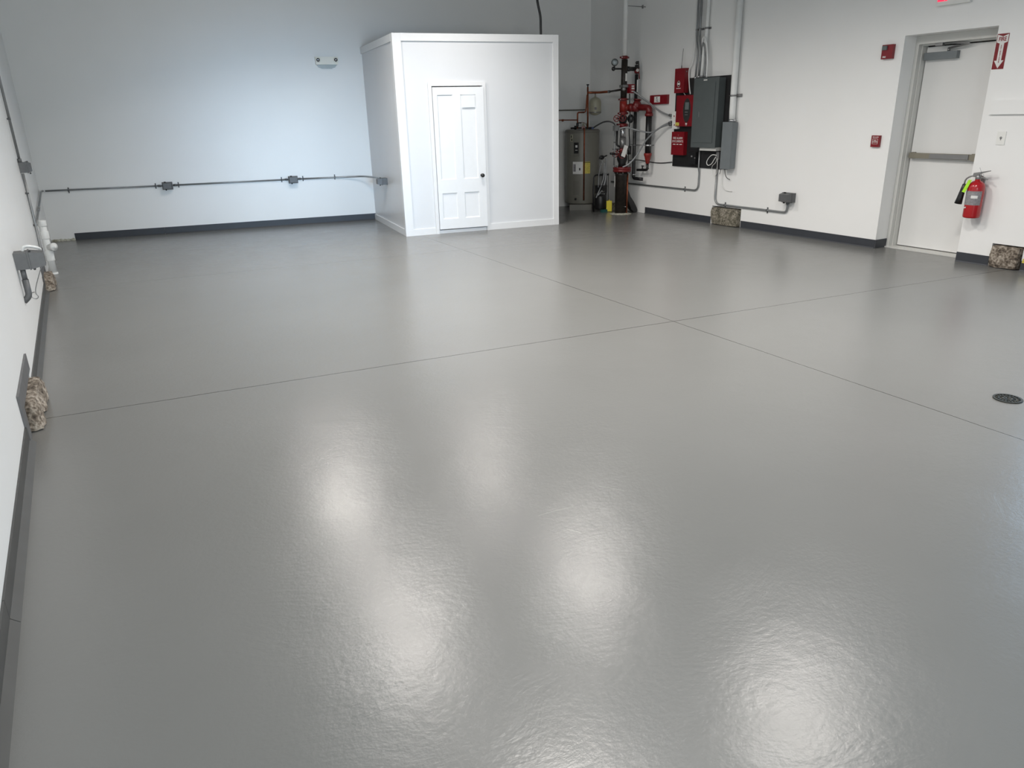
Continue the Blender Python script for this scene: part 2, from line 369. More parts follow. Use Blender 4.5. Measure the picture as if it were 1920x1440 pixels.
# u = -y on right wall
base_run('baseboard_right', frame((XR, 0, 0), (0, -1, 0)), [(-9.667, -8.155), (-7.560, -DY1-0.001), (-DY0, -4.150), (-3.842, 1.5)])
k = MB(); k.box(XR-0.001, XR+0.195, DY1-0.008, DY1-0.0005, 0, BH); struct(k, 'baseboard_recess', M['base'])
ub0 = -0.352
base_run('baseboard_back', FR_B(0, 0), [(ub0, 0.863), (0.8645, 4.09)])
k = MB(); k.box(7.15, 7.35, -0.008, 0, 0, 0.07); k.box(6.4, 6.95, -0.008, 0, 0, 0.07); struct(k, 'baseboard_alcove', M['base'], FR_B(0, 0))
base_run('baseboard_left', frame((xleft(0), 0, 0), (WL, 1, 0)), [(YF, 2.62), (2.624, 4.36), (5.14, 8.70)], toe=0.035)
for (a, b, h0, h1) in ((4.34, 5.15, 0.0, 0.27), (8.72, 9.38, 0.0, 0.25)):
    k = MB(); wall_cells(k, [a, b], [h0, h1], [(4.46, 5.22, 0, 0.17) if a < 5 else (8.725, 9.26, 0, 0.16)], 0.012); k.bm.transform(Matrix.Translation((0, -0.0121, 0))); struct(k, 'trim_%d' % (1 if a < 5 else 2), M['patch'], frame((xleft(0), 0, 0), (WL, 1, 0)))

# ------------------------------------------------------------------ exposed footings
def rock(name, label, x0, x1, y0, y1, z0, z1, amp, material, seed, group=None, mtx=None, taper=0.0, cuts=26):
    bm = bmesh.new(); bmesh.ops.create_cube(bm, size=2.0)
    bmesh.ops.subdivide_edges(bm, edges=bm.edges[:], cuts=cuts, use_grid_fill=True)
    cx, cy, cz = (x0+x1)/2, (y0+y1)/2, (z0+z1)/2; hx, hy, hz = (x1-x0)/2, (y1-y0)/2, (z1-z0)/2
    for v in bm.verts:
        p = v.co.copy()
        rd = p.normalized()*1.25; p = p.lerp(Vector([max(-1, min(1, c)) for c in rd]), 0.35)
        k = 1 - taper*(p.z+1)/2
        q = Vector((cx+hx*p.x*k, cy+hy*p.y*k, cz+hz*p.z))
        n = noise.fractal(q*7 + Vector((seed, 0, 0)), 0.8, 2.1, 5); n2 = noise.noise(q*40+Vector((0, seed, 0)))
        q += Vector((p.x, p.y, p.z*0.7)).normalized()*(n*amp + n2*amp*0.25)
        if q.z < 0.0: q.z = 0.0
        v.co = q
    me = bpy.data.meshes.new(name); bmesh.ops.recalc_face_normals(bm, faces=bm.faces); bm.to_mesh(me); bm.free(); me.materials.append(material)
    o = bpy.data.objects.new(name, me); COL.objects.link(o)
    if mtx is not None: o.matrix_world = mtx
    tag(o, label, 'footing', group); return o
# in the right wall pockets (slightly recessed, spilling onto the floor edge)
rock('concrete_footing', 'rough grey concrete footing in wall pocket below the grey conduit', XR-0.05, XR+0.26, 7.585, 8.128, 0.002, 0.245, 0.010, M['conc'], 3)
rock('concrete_footing', 'rough brown concrete footing in wall pocket below the fire extinguisher', XR-0.05, XR+0.24, 3.858, 4.136, 0.002, 0.222, 0.010, M['conc2'], 11)
# bulging from the left wall
rock('concrete_footing', 'large crumbling brown concrete footing bulging from the near left wall', -0.62, -0.475, 4.50, 5.18, 0.002, 0.150, 0.020, M['conc2'], 21, taper=0.25)
rock('concrete_footing', 'small speckled concrete footing at far left wall below the white drain pipe', -0.66, -0.515, 8.69, 9.23, 0.002, 0.14, 0.012, M['conc2'], 33, taper=0.3)
# crumbled plaster strip at the foot of the back wall in the left corner
k = bmesh.new(); n = 40
rows = []
for j in range(n+1):
    t = j/n; u = -0.66 + t*0.31; ra = 0.02 + 0.012*noise.noise(Vector((u*30, 0, 0))); h = 0.026+0.014*noise.noise(Vector((u*25, 5, 0)))
    rows.append([k.verts.new(c) for c in ((u, 0.0, 0), (u, 0.0, h), (u, -ra*0.5, h*0.85), (u, -ra-0.012*noise.noise(Vector((u*60, 9, 0))), h*0.35), (u, -ra*1.5, 0.0))])
for a, b in zip(rows, rows[1:]):
    for i in range(4): k.faces.new((a[i], a[i+1], b[i+1], b[i]))
me = bpy.data.meshes.new('plaster_rubble'); bmesh.ops.recalc_face_normals(k, faces=k.faces); k.to_mesh(me); k.free(); me.materials.append(M['plaster'])
o = bpy.data.objects.new('plaster_rubble', me); COL.objects.link(o); o.matrix_world = FR_B(0, 0)
tag(o, 'strip of crumbled plaster along the floor in the back left corner', 'rubble')

# ------------------------------------------------------------------ closet
FLc = Vector((3.7628, 9.8306, 0)); FRc = Vector((6.0696, 9.4966, 0)); FD = (FRc-FLc).normalized(); CW = (FRc-FLc).length
SD = (Vector((4.0303, 11.9140, 0)) - FLc).normalized(); SL = (Vector((4.0303, 11.9140, 0)) - FLc).length
CM = frame(FLc, FD); CH = 2.603
cl = thing('storage_closet', 'white painted free-built closet with flat trim against the back wall', 'closet', CM)
t_ = 0.09; OP = (0.466, 1.190, 0.0, 1.962)
k = MB(); wall_cells(k, [0.0, CW], [0.0, CH-0.002], [OP], t_); k.build('front_wall', M['closet'], cl)
SIN = Vector((CM.inverted() @ (FLc + SD*SL)).to_3d())       # back-left corner in closet coordinates
sx, sy = SIN.x, SIN.y-0.003
ur = CW; uy_r = (CM.inverted() @ RC).y  # not used beyond orientation
def back_y(u):   # closet-local y of the back wall at local x = u
    p0 = CM.inverted() @ Vector((0, YB, 0)); p1 = CM.inverted() @ Vector((8, yback(8), 0)); return p0.y + (p1.y-p0.y)*(u-p0.x)/(p1.x-p0.x) - 0.003
k = MB(); k.hexa([(0, t_, 0), (0.08, t_, 0), (sx+0.08, back_y(sx+0.08), 0), (sx, sy, 0)], [(0, t_, CH-0.002), (0.08, t_, CH-0.002), (sx+0.08, back_y(sx+0.08), CH-0.002), (sx, sy, CH-0.002)])
k.build('side_wall', M['closet'], cl)
k = MB(); k.hexa([(CW-0.08, t_, 0), (CW, t_, 0), (CW+sx, back_y(CW+sx), 0), (CW-0.08+sx, back_y(CW+sx-0.08), 0)], [(CW-0.08, t_, CH-0.002), (CW, t_, CH-0.002), (CW+sx, back_y(CW+sx), CH-0.002), (CW-0.08+sx, back_y(CW+sx-0.08), CH-0.002)])
k.build('side_wall', M['closet'], cl)
k = MB(); k.hexa([(0.081, t_+0.001, CH-0.06), (CW-0.081, t_+0.001, CH-0.06), (CW-0.081+sx, back_y(CW+sx-0.08)-0.002, CH-0.06), (0.081+sx, back_y(sx+0.08)-0.002, CH-0.06)],
              [(0.081, t_+0.001, CH-0.004), (CW-0.081, t_+0.001, CH-0.004), (CW-0.081+sx, back_y(CW+sx-0.08)-0.002, CH-0.004), (0.081+sx, back_y(sx+0.08)-0.002, CH-0.004)])
k.build('closet_roof', M['closet'], cl)
T = 0.02
k = MB(); k.box(-T, 0.094, -T, 0, 0, CH); k.box(-T, 0, 0, 0.075, 0, CH); k.build('corner_trim', M['trim'], cl)
k = MB(); k.box(CW-0.078, CW+0.004, -T, 0, 0, CH); k.build('corner_trim', M['trim'], cl)
k = MB(); k.box(0.0945, CW-0.0785, -T, 0, CH-0.092, CH); k.build('top_trim', M['trim'], cl)
sdl = Vector((sx, sy-0.076, 0)).normalized()
def side_board(z0, z1, name, tt=T):
    k = MB(); off = sdl.cross(Vector((0,0,1)))*-1
    a = Vector((0.0, 0.0755, 0)) ; b = Vector((sx, sy, 0)); o2 = Vector((-tt, 0, 0))
    a = Vector((sx*0.0755/sy, 0.0755, 0))
    k.hexa([(a.x-tt, a.y, z0), (a.x, a.y, z0), (b.x, b.y, z0), (b.x-tt, b.y, z0)], [(a.x-tt, a.y, z1), (a.x, a.y, z1), (b.x, b.y, z1), (b.x-tt, b.y, z1)])
    k.build(name, M['trim'], cl)
side_board(CH-0.092, CH, 'top_trim'); side_board(0, 0.088, 'base_trim', 0.016)
k = MB(); k.box(0.0945, 0.4195, -0.016, 0, 0, 0.088); k.build('base_trim', M['trim'], cl)
k = MB(); k.box(1.236, CW-0.0785, -0.016, 0, 0, 0.088); k.build('base_trim', M['trim'], cl)
k = MB(); k.box(0.42, 0.468, -0.024, 0.0, 0, 2.008); k.box(1.188, 1.2355, -0.024, 0.0, 0, 2.008); k.box(0.4681, 1.1879, -0.024, 0.0, 1.960, 2.008)
k.box(0.4661, 0.4741, -0.006, 0.085, 0, 1.96); k.box(1.182, 1.1899, -0.006, 0.085, 0, 1.96); k.bevel(0.003, 1); k.build('door_casing', M['trim'], cl)
k = MB(); k.box(0.476, 1.180, -0.004, 0.085, 0.0, 0.048); k.build('threshold', M['trim'], cl)
# door, hinged on the left and standing slightly proud on the right
D0, D1 = 0.476, 1.192; DZ0, DZ1 = 0.062, 1.946; DW = D1-D0
k = MB(); th = 0.034
P = [(0.535, 0.754, 0.742, 1.850), (0.860, 1.079, 0.742, 1.850), (0.535, 0.754, 0.203, 0.560), (0.860, 1.079, 0.203, 0.560)]
P = [(a-D0, b-D0, c, d) for a, b, c, d in P]
wall_cells(k, [0, DW], [DZ0, DZ1], P, th)
for a, b, c, d in P:
    k.box(a, b, 0.013, 0.024, c, d)
    k.prism([(a, 0.013), (a, 0.004), (a+0.012, 0.013)], c, d, 'z'); k.prism([(b, 0.013), (b-0.012, 0.013), (b, 0.004)], c, d, 'z')
    k.prism([(0.004, d), (0.013, d-0.012), (0.013, d)], a, b, 'x'); k.prism([(0.004, c), (0.013, c), (0.013, c+0.012)], a, b, 'x')
dr = k.build('door', M['door'], cl)
dr.matrix_local = Matrix.Translation((D0, -0.030, 0)) @ Matrix.Rotation(math.radians(-1.3), 4, 'Z')
k = MB(); k.lathe([(0.022, 0), (0.022, 0.004), (0.009, 0.006), (0.009, 0.028), (0.020, 0.034), (0.0275, 0.045), (0.026, 0.055), (0.015, 0.062), (0, 0.063)], (1.127-D0, 0.0, 0.78), (0, -1, 0), 20); k.build('door_knob', M['black'], dr)
k = MB(); k.box(0.885-D0, 1.064-D0, -0.006, 0.012, 1.684, 1.838).bevel(0.003, 2); k.build('blank_sign', M['door'], dr)
k = MB(); k.box(DW, DW+0.002, 0.006, 0.024, 0.73, 0.86); k.build('latch_plate', M['dull'], dr)
# black cable from ceiling to closet top
k = MB(); k.smooth_tube([(5.90, 9.83, ZT-0.002), (5.925, 9.82, 3.25), (5.945, 9.82, 3.05), (5.985, 9.815, 2.87), (5.99, 9.815, 2.72), (5.992, 9.812, 2.604)], 0.017, 12)
tag(k.build('power_cable', M['black']), 'thick black cable dropping from the ceiling onto the closet top', 'cable')

# ------------------------------------------------------------------ weatherproof outlet boxes and conduits
def clamp(parent, mtx_local, name='conduit_clamp'):
    k = MB(); k.tube([(-0.008, -0.016, 0), (0.008, -0.016, 0)], 0.017, 0, 12); k.box(-0.008, 0.008, -0.005, 0.0, -0.038, 0.038); k.tube([(0, -0.012, 0.028), (0, -0.012, 0.040)], 0.004); k.tube([(0, -0.012, -0.028), (0, -0.012, -0.040)], 0.004)
    o = k.build(name, M['cbox'], parent); o.matrix_local = mtx_local; return o
def outlet_box(label, mtx, w=0.135, h=0.100, d1=0.060, d2=0.065, group=None):
    e = thing('outlet_box', label, 'electrical box', mtx, group)
    k = MB(); k.box(-w/2, w/2, -d1, 0, -h/2, h/2).bevel(0.006, 2); k.build('back_box', M['cbox'], e)
    k = MB(); a, b = w/2+0.005, h/2+0.005; c, d = w/2-0.012, h/2-0.008
    k.hexa([(-a, -d1-0.010, -b), (a, -d1-0.010, -b), (a, -d1-0.0005, -b), (-a, -d1-0.0005, -b)], [(-a, -d1-0.010, b), (a, -d1-0.010, b), (a, -d1-0.0005, b), (-a, -d1-0.0005, b)])
    k.hexa([(-c, -d1-d2, -d*0.9), (c, -d1-d2, -d*0.9), (a-0.006, -d1-0.0105, -b+0.004), (-a+0.006, -d1-0.0105, -b+0.004)], [(-c, -d1-d2, d*0.9), (c, -d1-d2, d*0.9), (a-0.006, -d1-0.0105, b-0.004), (-a+0.006, -d1-0.0105, b-0.004)])
    k.bevel(0.005, 2); k.build('flip_cover', M['cbox'], e)
    k = MB(); k.tube([(-w*0.30, -d1-0.02, b), (-w*0.1, -d1-0.02, b)], 0.007); k.build('hinge', M['black'], e); k = MB(); k.tube([(-w*0.25, -d1-0.025, -b-0.002), (-w*0.12, -d1-0.025, -b-0.002)], 0.009); k.build('cover_latch', M['black'], e)
    return e
outlet_box('grey weatherproof outlet box on back wall conduit, the one nearer the left corner', FR_B(1.017, 0.706))
outlet_box('grey weatherproof outlet box on back wall conduit, the one nearer the closet', FR_B(2.830, 0.703))
right_into = (SD.y, -SD.x, 0)
CSM = frame(Vector((3.887, 10.91, 0.683)) , (-SD.x, -SD.y, 0))
# exact point on the closet side plane
pt = FLc + SD*((Vector((3.9, 10.88, 0))-FLc).dot(SD)); pt.z = 0.683
CSM = frame(pt + Vector((-SD.y, SD.x, 0))*0.001, (-SD.x, -SD.y, 0))
outlet_box('grey outlet box on the closet side wall at the conduit end', CSM, 0.12, 0.095, 0.072, 0.075)
outlet_box('grey weatherproof outlet box low on right wall above the bent conduit', FR_R(6.74, 0.483), 0.16, 0.115, 0.06, 0.085)
outlet_box('big dark grey outlet box low on the left wall near the footing', FR_L(6.24, 0.690), 0.15, 0.115, 0.082, 0.10)
outlet_box('small grey junction box high on the left wall conduit', FR_L(9.40, 1.185), 0.13, 0.105, 0.062, 0.045)
# back wall conduit run
cr = thing('wall_conduit', 'long horizontal grey conduit across the back wall to the closet', 'conduit', FR_B(0, 0.708))
k = MB(); k.tube([(-0.59, -0.018, 0.008), (0.945, -0.018, 0.0)], 0.0125); k.build('conduit_pipe', M['emt'], cr)
k = MB(); k.tube([(1.088, -0.018, 0.0), (2.760, -0.018, -0.002)], 0.0125); k.build('conduit_pipe', M['emt'], cr)
q = FR_B(0, 0.708).inverted() @ (CSM @ Vector((0.0, -0.09, 0.03))); qe = FR_B(0, 0.708).inverted() @ (CSM @ Vector((-0.072, -0.08, 0.03)))
k = MB(); k.tube([(2.900, -0.018, -0.002), (3.56, -0.018, -0.006), (qe.x-0.12, -0.10, -0.004), (qe.x, qe.y+0.35, qe.z), (qe.x, qe.y, qe.z)], 0.0125, 0.12); k.build('conduit_pipe', M['emt'], cr)
for u in (0.85, 1.165, 2.66, 2.985, 3.48, -0.30): clamp(cr, Matrix.Translation((u, 0, 0.001)))
for u in (0.90, 1.12, 2.73, 2.935):
    k = MB(); k.tube([(u-0.02, -0.018, 0), (u+0.02, -0.018, 0)], 0.0165); k.build('coupling', M['cbox'], cr)
# left wall vertical conduit
lr = thing('wall_conduit', 'vertical grey conduit on the left wall by the back corner', 'conduit', FR_L(9.34, 0))
k = MB(); k.tube([(0, -0.02, 1.242), (0, -0.02, ZT-0.005)], 0.0125); k.build('conduit_pipe', M['emt'], lr)
k = MB(); k.tube([(0, -0.02, 1.128), (0, -0.02, 0.60), (-0.10, -0.02, 0.37), (-0.13, 0.01, 0.33)], 0.0135, 0.04); k.build('conduit_pipe', M['emt'], lr)
for z in (1.66, 0.93, 0.60): clamp(lr, Matrix.Translation((0, 0, z)) @ Matrix.Rotation(PI/2, 4, 'Y'))
k = MB(); k.tube([(0, -0.02, 1.24), (0, -0.02, 1.275)], 0.019); k.build('coupling', M['cbox'], lr); k = MB(); k.tube([(-0.115, -0.016, 0.345), (-0.105, -0.018, 0.375)], 0.022); k.build('coupling', M['cbox'], lr)
br = thing('wall_conduit', 'short grey conduit branch rounding the back left corner', 'conduit', FR_L(9.40, 0))
k = MB(); k.tube([(0.03, -0.024, 0.59), (3.20, -0.024, 0.716), (3.27, -0.045, 0.717)], 0.0115, 0.03); k.build('conduit_pipe', M['emt'], br)
k = MB(); k.tube([(1.2, -0.024, 0.636), (1.5, -0.024, 0.648)], 0.016); k.build('coupling', M['emt'], br)
# conduit stub under the big left box with a thin cable
lb = thing('wall_conduit', 'short dark conduit stub below the big left wall outlet box', 'conduit', FR_L(6.21, 0))
k = MB(); k.tube([(-0.02, -0.035, 0.632), (-0.02, -0.035, 0.56)], 0.017); k.build('conduit_pipe', M['cbox'], lb)
k = MB(); k.tube([(-0.02, -0.035, 0.56), (-0.02, -0.035, 0.44), (-0.02, 0.005, 0.405)], 0.021, 0.03); k.build('conduit_elbow', M['cbox'], lb)
k = MB(); k.smooth_tube([(0.0, -0.150, 0.632), (0.0, -0.12, 0.57), (0.0, -0.085, 0.49), (0.0, -0.075, 0.445), (0.0, -0.085, 0.42), (0.0, -0.07, 0.405), (0.0, -0.045, 0.42), (0.0, -0.05, 0.45), (0.0, -0.07, 0.455)], 0.0035, 6)
tag(k.build('thin_cable', M['dull'], None, FR_L(6.24, 0)), 'thin grey looped cable hanging under the big left wall box', 'cable')
k = MB(); k.smooth_tube([(0.03, -0.055, 0.748), (0.03, -0.07, 0.775), (0.04, -0.11, 0.775), (0.12, -0.16, 0.74), (0.5, -0.12, 0.65), (0.9, -0.02, 0.55)], 0.010, 8)
tag(k.build('flexible_conduit', M['wpipe'], None, FR_L(6.24, 0)), 'pale flexible conduit arching over the big left wall box', 'conduit')
# white drain pipe in left corner
dp = thing('drain_pipe', 'white painted drain pipe with cleanout standing at the far left wall', 'pipe', frame((-0.556, 9.75, 0), (1, 0, 0)))
k = MB(); k.lathe([(0.036, 0.0), (0.036, 0.60), (0.030, 0.605), (0, 0.606)], (0, 0, 0)); k.build('pipe', M['wpipe'], dp)
for z0, z1 in ((0.54, 0.602), (0.40, 0.485), (0.0, 0.022), (0.155, 0.27)):
    k = MB(); k.lathe([(0.042, z0), (0.044, z0+0.005), (0.044, z1-0.005), (0.042, z1)], (0, 0, 0)); k.build('coupling', M['wpipe'], dp)
k = MB(); k.lathe([(0.036, 0.0), (0.036, 0.045), (0.043, 0.05), (0.043, 0.075), (0.02, 0.078), (0.02, 0.09), (0, 0.091)], (0.015, -0.015, 0.31), (0.75, -0.66, 0.05)); k.build('cleanout_cap', M['wpipe'], dp)

# ------------------------------------------------------------------ emergency light on back wall
em = thing('emergency_light', 'cream two-headed emergency light high on the back wall', 'emergency light', FR_B(3.535, 2.41))
k = MB(); k.prism([(-0.165, -0.05), (0.165, -0.05), (0.17, 0.06), (-0.17, 0.06)], -0.075, 0, 'y').bevel(0.012, 3); k.build('housing', M['cream'], em)
k = MB(); k.prism([(-0.15, -0.051), (-0.12, -0.088), (-0.07, -0.105), (0.07, -0.105), (0.12, -0.088), (0.15, -0.051)], -0.055, -0.004, 'y').bevel(0.01, 2); k.build('diffuser', M['lens'], em)
for s in (-1, 1):
    k = MB(); k.lathe([(0.034, 0.0), (0.036, 0.01), (0.036, 0.030), (0.031, 0.034), (0.0, 0.034)], (s*0.132, -0.070, 0.010), (0, -1, 0.05)); h = k.build('lamp_head', M['cream'], em)
    k = MB(); k.lathe([(0.025, 0.0), (0.025, 0.004), (0.018, 0.0045), (0.010, 0.002), (0, 0.002)], (s*0.132, -0.105, 0.012), (0, -1, 0.05)); k.build('lamp_ring', M['black'], h)
    k = MB(); k.ball((s*0.132, -0.110, 0.012), 0.010, 1, 0.4, 1); k.build('bulb', M['steel'], h)

# ------------------------------------------------------------------ exit door in right wall recess
dm = FR_R(4.97, 0)
d1 = bpy.data.objects.new('door_1', None); COL.objects.link(d1); d1.matrix_world = dm; d1['kind'] = 'structure'
hw = (DY1-DY0)/2 - 0.0005
k = MB()
# frame with stepped stop: far jamb (left), near jamb (right), head
k.box(-hw, -hw+0.040, 0.20, 0.36, 0, 2.178); k.box(-hw+0.040, -hw+0.052, 0.255, 0.36, 0, 2.165)
k.box(hw-0.012, hw, 0.20, 0.36, 0, 2.178); k.box(-hw, hw, 0.20, 0.36, 2.178, DH-0.0005); k.box(-hw+0.040, hw-0.012, 0.255, 0.36, 2.163, 2.178)
k.build('door_frame', M['frame'], d1)
k = MB(); k.box(-hw+0.060, hw-0.013, 0.325, 0.365, 0.022, 2.150); k.build('door_slab', M['steel_door'], d1)
k = MB(); k.box(-hw+0.0521, -hw+0.0595, 0.35, 0.372, 0.0, 2.162); k.box(-hw+0.0521, hw-0.013, 0.35, 0.372, 2.1505, 2.1625); k.build('dark_gap_strip', M['ink'], d1)  # black strips paint the shade of the gap between slab and frame
k = MB(); k.box(-hw, hw, 0.17, 0.372, 0.0001, 0.012); k.build('threshold', M['frame'], d1)
k = MB(); k.box(-hw+0.001, hw-0.001, 0.373, 0.379, 0.0, 2.26); k.build('outer_backing', M['ink'], d1)
# closer: local x = 4.97 - y
cy = lambda y: 4.97-y
k = MB(); k.box(cy(5.383), cy(5.022), 0.268, 0.3245, 2.018, 2.093).bevel(0.004, 2); k.build('closer_body', M['panel2'], d1)
k = MB(); k.tube([(cy(5.13), 0.295, 2.09), (cy(5.13), 0.29, 2.125)], 0.014); k.tube([(cy(5.13), 0.285, 2.120), (cy(4.88), 0.24, 2.150), (cy(5.20), 0.235, 2.178)], 0.010, 0.02); k.box(cy(5.24), cy(5.16), 0.215, 0.255, 2.150, 2.178); k.build('closer_arm', M['dull'], d1)
k = MB(); k.box(cy(5.375), cy(4.64), 0.262, 0.300, 1.006, 1.062); k.box(cy(5.375), cy(5.33), 0.300, 0.3245, 1.0, 1.068); k.box(cy(4.66), cy(4.62), 0.300, 0.3245, 1.0, 1.068); k.box(cy(4.669), cy(4.56), 0.255, 0.3245, 0.995, 1.070).bevel(0.003, 2)
k.build('panic_bar', M['brass'], d1)
k = MB(); k.box(cy(5.128), cy(4.70), 0.252, 0.2615, 1.010, 1.058); k.build('push_pad', M['dull'], d1)

# ------------------------------------------------------------------ small items on the right wall
e = thing('exit_sign', 'white exit sign with glowing red letters above the exit door', 'exit sign', FR_R(4.955, 2.60))
k = MB(); k.box(-0.165, 0.165, -0.045, -0.001, -0.098, 0.098).bevel(0.008, 3); k.build('housing', M['white'], e)
text('exit_lettering', 'EXIT', 0.185, M['exitred'], e, (0, -0.0455, 0.0), bold=0.004, spacing=1.1, sx=0.85)
e = thing('fire_strobe', 'red fire alarm horn strobe left of the exit door', 'strobe', FR_R(5.614, 2.118))
k = MB(); k.box(-0.066, 0.066, -0.04, -0.001, -0.072, 0.072).bevel(0.012, 3); k.build('housing', M['red'], e)
k = MB(); k.box(-0.055, 0.0, -0.058, -0.0405, 0.018, 0.060).bevel(0.008, 3); k.build('strobe_lens', M['glass'], e)
text('fire_lettering', 'FIRE', 0.022, M['white'], e, (-0.028, -0.0410, -0.052), bold=0.0006)
e = thing('pull_station', 'red fire alarm pull station left of the exit door below the strobe', 'alarm pull', FR_R(5.614, 1.192))
k = MB(); k.box(-0.052, 0.052, -0.032, -0.001, -0.062, 0.062).bevel(0.006, 2); k.build('housing', M['red'], e)
k = MB()
for a in ((-0.034, -0.031, -0.030, 0.028), (0.031, 0.034, -0.030, 0.028), (-0.034, 0.034, -0.030, -0.027), (-0.034, 0.034, 0.025, 0.028)): k.box(a[0], a[1], -0.0345, -0.0321, a[2], a[3])
k.build('handle_outline', M['paper'], e)
text('pull_lettering', 'PULL\nDOWN', 0.017, M['paper'], e, (0, -0.0325, 0.0), bold=0.0003)
text('alarm_lettering', 'FIRE ALARM', 0.014, M['paper'], e, (0, -0.0325, 0.044), bold=0.0003)
# fire extinguisher arrow sign
e = thing('extinguisher_sign', 'red and white fire extinguisher arrow sign beside the exit door', 'sign', FR_R(4.427, 2.031))
k = MB(); k.box(-0.055, 0.055, -0.003, -0.001, -0.157, 0.157); k.build('sign_panel', M['red'], e)
k = MB()
k.prism([(-0.050, 0.150), (-0.0, 0.132), (0.050, 0.150), (0.050, 0.082), (0.021, 0.072), (0.021, -0.080), (0.044, -0.080), (0.0, -0.150), (-0.044, -0.080), (-0.021, -0.080), (-0.021, 0.072), (-0.050, 0.082)], -0.0038, -0.0031, 'y'); k.build('arrow', M['paper'], e)
text('fire_lettering', 'FIRE', 0.050, M['rink'], e, (0, -0.0040, 0.108), bold=0.0014, sx=0.80)
text('extinguisher_lettering', '\n'.join('EXTINGUISHER'), 0.0165, M['rink'], e, (0, -0.0040, -0.022), bold=0.0005, line=0.80)
# white panel and switch plate
k = MB(); k.box(-0.45, 0.45, -0.030, -0.001, -0.065, 0.065).bevel(0.004, 2)
tag(k.build('wall_panel', M['wall'], None, FR_R(3.965, 1.527)), 'white painted flat panel on the right wall above the switch plate', 'panel')
e = thing('switch_plate', 'white key switch plate on right wall above the extinguisher', 'switch', FR_R(4.264, 1.242))
k = MB(); k.box(-0.041, 0.041, -0.007, -0.001, -0.062, 0.062).bevel(0.003, 2); k.build('plate', M['white'], e)
k = MB(); k.lathe([(0.011, 0), (0.011, 0.003), (0, 0.003)], (0, -0.0071, 0.004), (0, -1, 0), 14); k.box(-0.003, 0.003, -0.011, -0.0072, -0.018, -0.008); k.build('key_slot', M['dull'], e)
# yellow tape by the pocket
k = MB(); k.box(-0.06, 0.06, -0.0092, -0.0081, 0.078, 0.098); k.box(-0.06, 0.06, -0.003, -0.001, 0.0986, 0.118)
tag(k.build('caution_label', M['ylabel'], None, FR_R(3.775, 0.002)), 'yellow label strip on the charcoal base right of the brown footing', 'label')

# ------------------------------------------------------------------ fire extinguisher
ex = thing('fire_extinguisher', 'red fire extinguisher with black horn and lime tag on right wall', 'fire extinguisher', FR_R(4.358, 0))
ya = -0.098
k = MB(); k.lathe([(0.0, 0.474), (0.066, 0.474), (0.076, 0.480), (0.079, 0.492), (0.079, 0.760), (0.077, 0.785), (0.066, 0.812), (0.045, 0.830), (0.026, 0.838), (0.024, 0.852), (0, 0.852)], (0, ya, 0), seg=32); k.build('cylinder', M['redext'], ex)
k = MB()
n = 20; A = []; B = []
for i in range(n+1):
    a = math.radians(195 + 150*i/n); A.append(k.bm.verts.new((0.0797*math.cos(a), ya+0.0797*math.sin(a), 0.605))); B.append(k.bm.verts.new((0.0797*math.cos(a), ya+0.0797*math.sin(a), 0.742)))
for i in range(n): k.bm.faces.new((A[i], A[i+1], B[i+1], B[i]))
k.build('info_label', M['label'], ex)
def curved(name, a0, a1, z0, z1, material, r=0.0803, skew=0.0):
    k = MB(); n = 8; A = []; B = []
    for i in range(n+1):
        a = math.radians(a0 + (a1-a0)*i/n); dz = skew*i/n
        A.append(k.bm.verts.new((r*math.cos(a), ya+r*math.sin(a), z0+dz))); B.append(k.bm.verts.new((r*math.cos(a), ya+r*math.sin(a), z1+dz)))
    for i in range(n): k.bm.faces.new((A[i], A[i+1], B[i+1], B[i]))
    return k.build(name, material, ex)
curved('serial_sticker', 275, 318, 0.672, 0.700, M['paper'], 0.0806)
curved('logo_sticker', 212, 250, 0.562, 0.574, M['paper'], 0.0802, 0.012)
k = MB(); k.lathe([(0.022, 0.850), (0.026, 0.856), (0.026, 0.885), (0.018, 0.895), (0, 0.896)], (0, ya, 0)); k.box(-0.045, 0.01, ya-0.012, ya+0.012, 0.872, 0.905).bevel(0.004, 2); k.build('valve_body', M['dull'], ex)
k = MB(); k.prism([(-0.052, 0.888), (-0.048, 0.912), (0.02, 0.925), (0.105, 0.942), (0.105, 0.934), (0.03, 0.912), (0.0, 0.892)], ya-0.011, ya+0.011, 'y').bevel(0.002, 1); k.build('lever', M['dull'], ex)
k = MB(); k.prism([(-0.01, 0.872), (0.03, 0.890), (0.095, 0.858), (0.092, 0.850), (0.03, 0.874), (0.0, 0.862)], ya-0.010, ya+0.010, 'y').bevel(0.002, 1); k.build('carry_handle', M['dull'], ex)
k = MB(); k.tube([(0.035, ya-0.012, 0.905), (0.005, ya-0.012, 0.965)], 0.0016, 0, 6); k.lathe([(0.013, 0), (0.013, 0.006), (0, 0.006)], (0.045, ya-0.012, 0.893), (0, -1, 0), 12); k.build('pin', M['steel'], ex)
k = MB(); k.tube([(-0.04, ya, 0.886), (-0.085, ya, 0.875), (-0.125, ya, 0.845), (-0.128, ya, 0.79)], 0.0075, 0.03); k.build('discharge_tube', M['dull'], ex)
k = MB(); k.lathe([(0.012, 0.0), (0.019, 0.004), (0.023, 0.05), (0.030, 0.15), (0.036, 0.200), (0.030, 0.199), (0, 0.15)], (-0.122, ya, 0.800), (-0.17, 0, -1)); k.build('horn', M['black'], ex)
k = MB(); k.hexa([(-0.105, ya-0.06, 0.728), (-0.058, ya-0.085, 0.722), (-0.058, ya-0.084, 0.722), (-0.105, ya-0.059, 0.728)], [(-0.070, ya-0.04, 0.845), (-0.020, ya-0.065, 0.850), (-0.020, ya-0.064, 0.850), (-0.070, ya-0.039, 0.845)]); k.build('inspection_tag', M['lime'], ex)
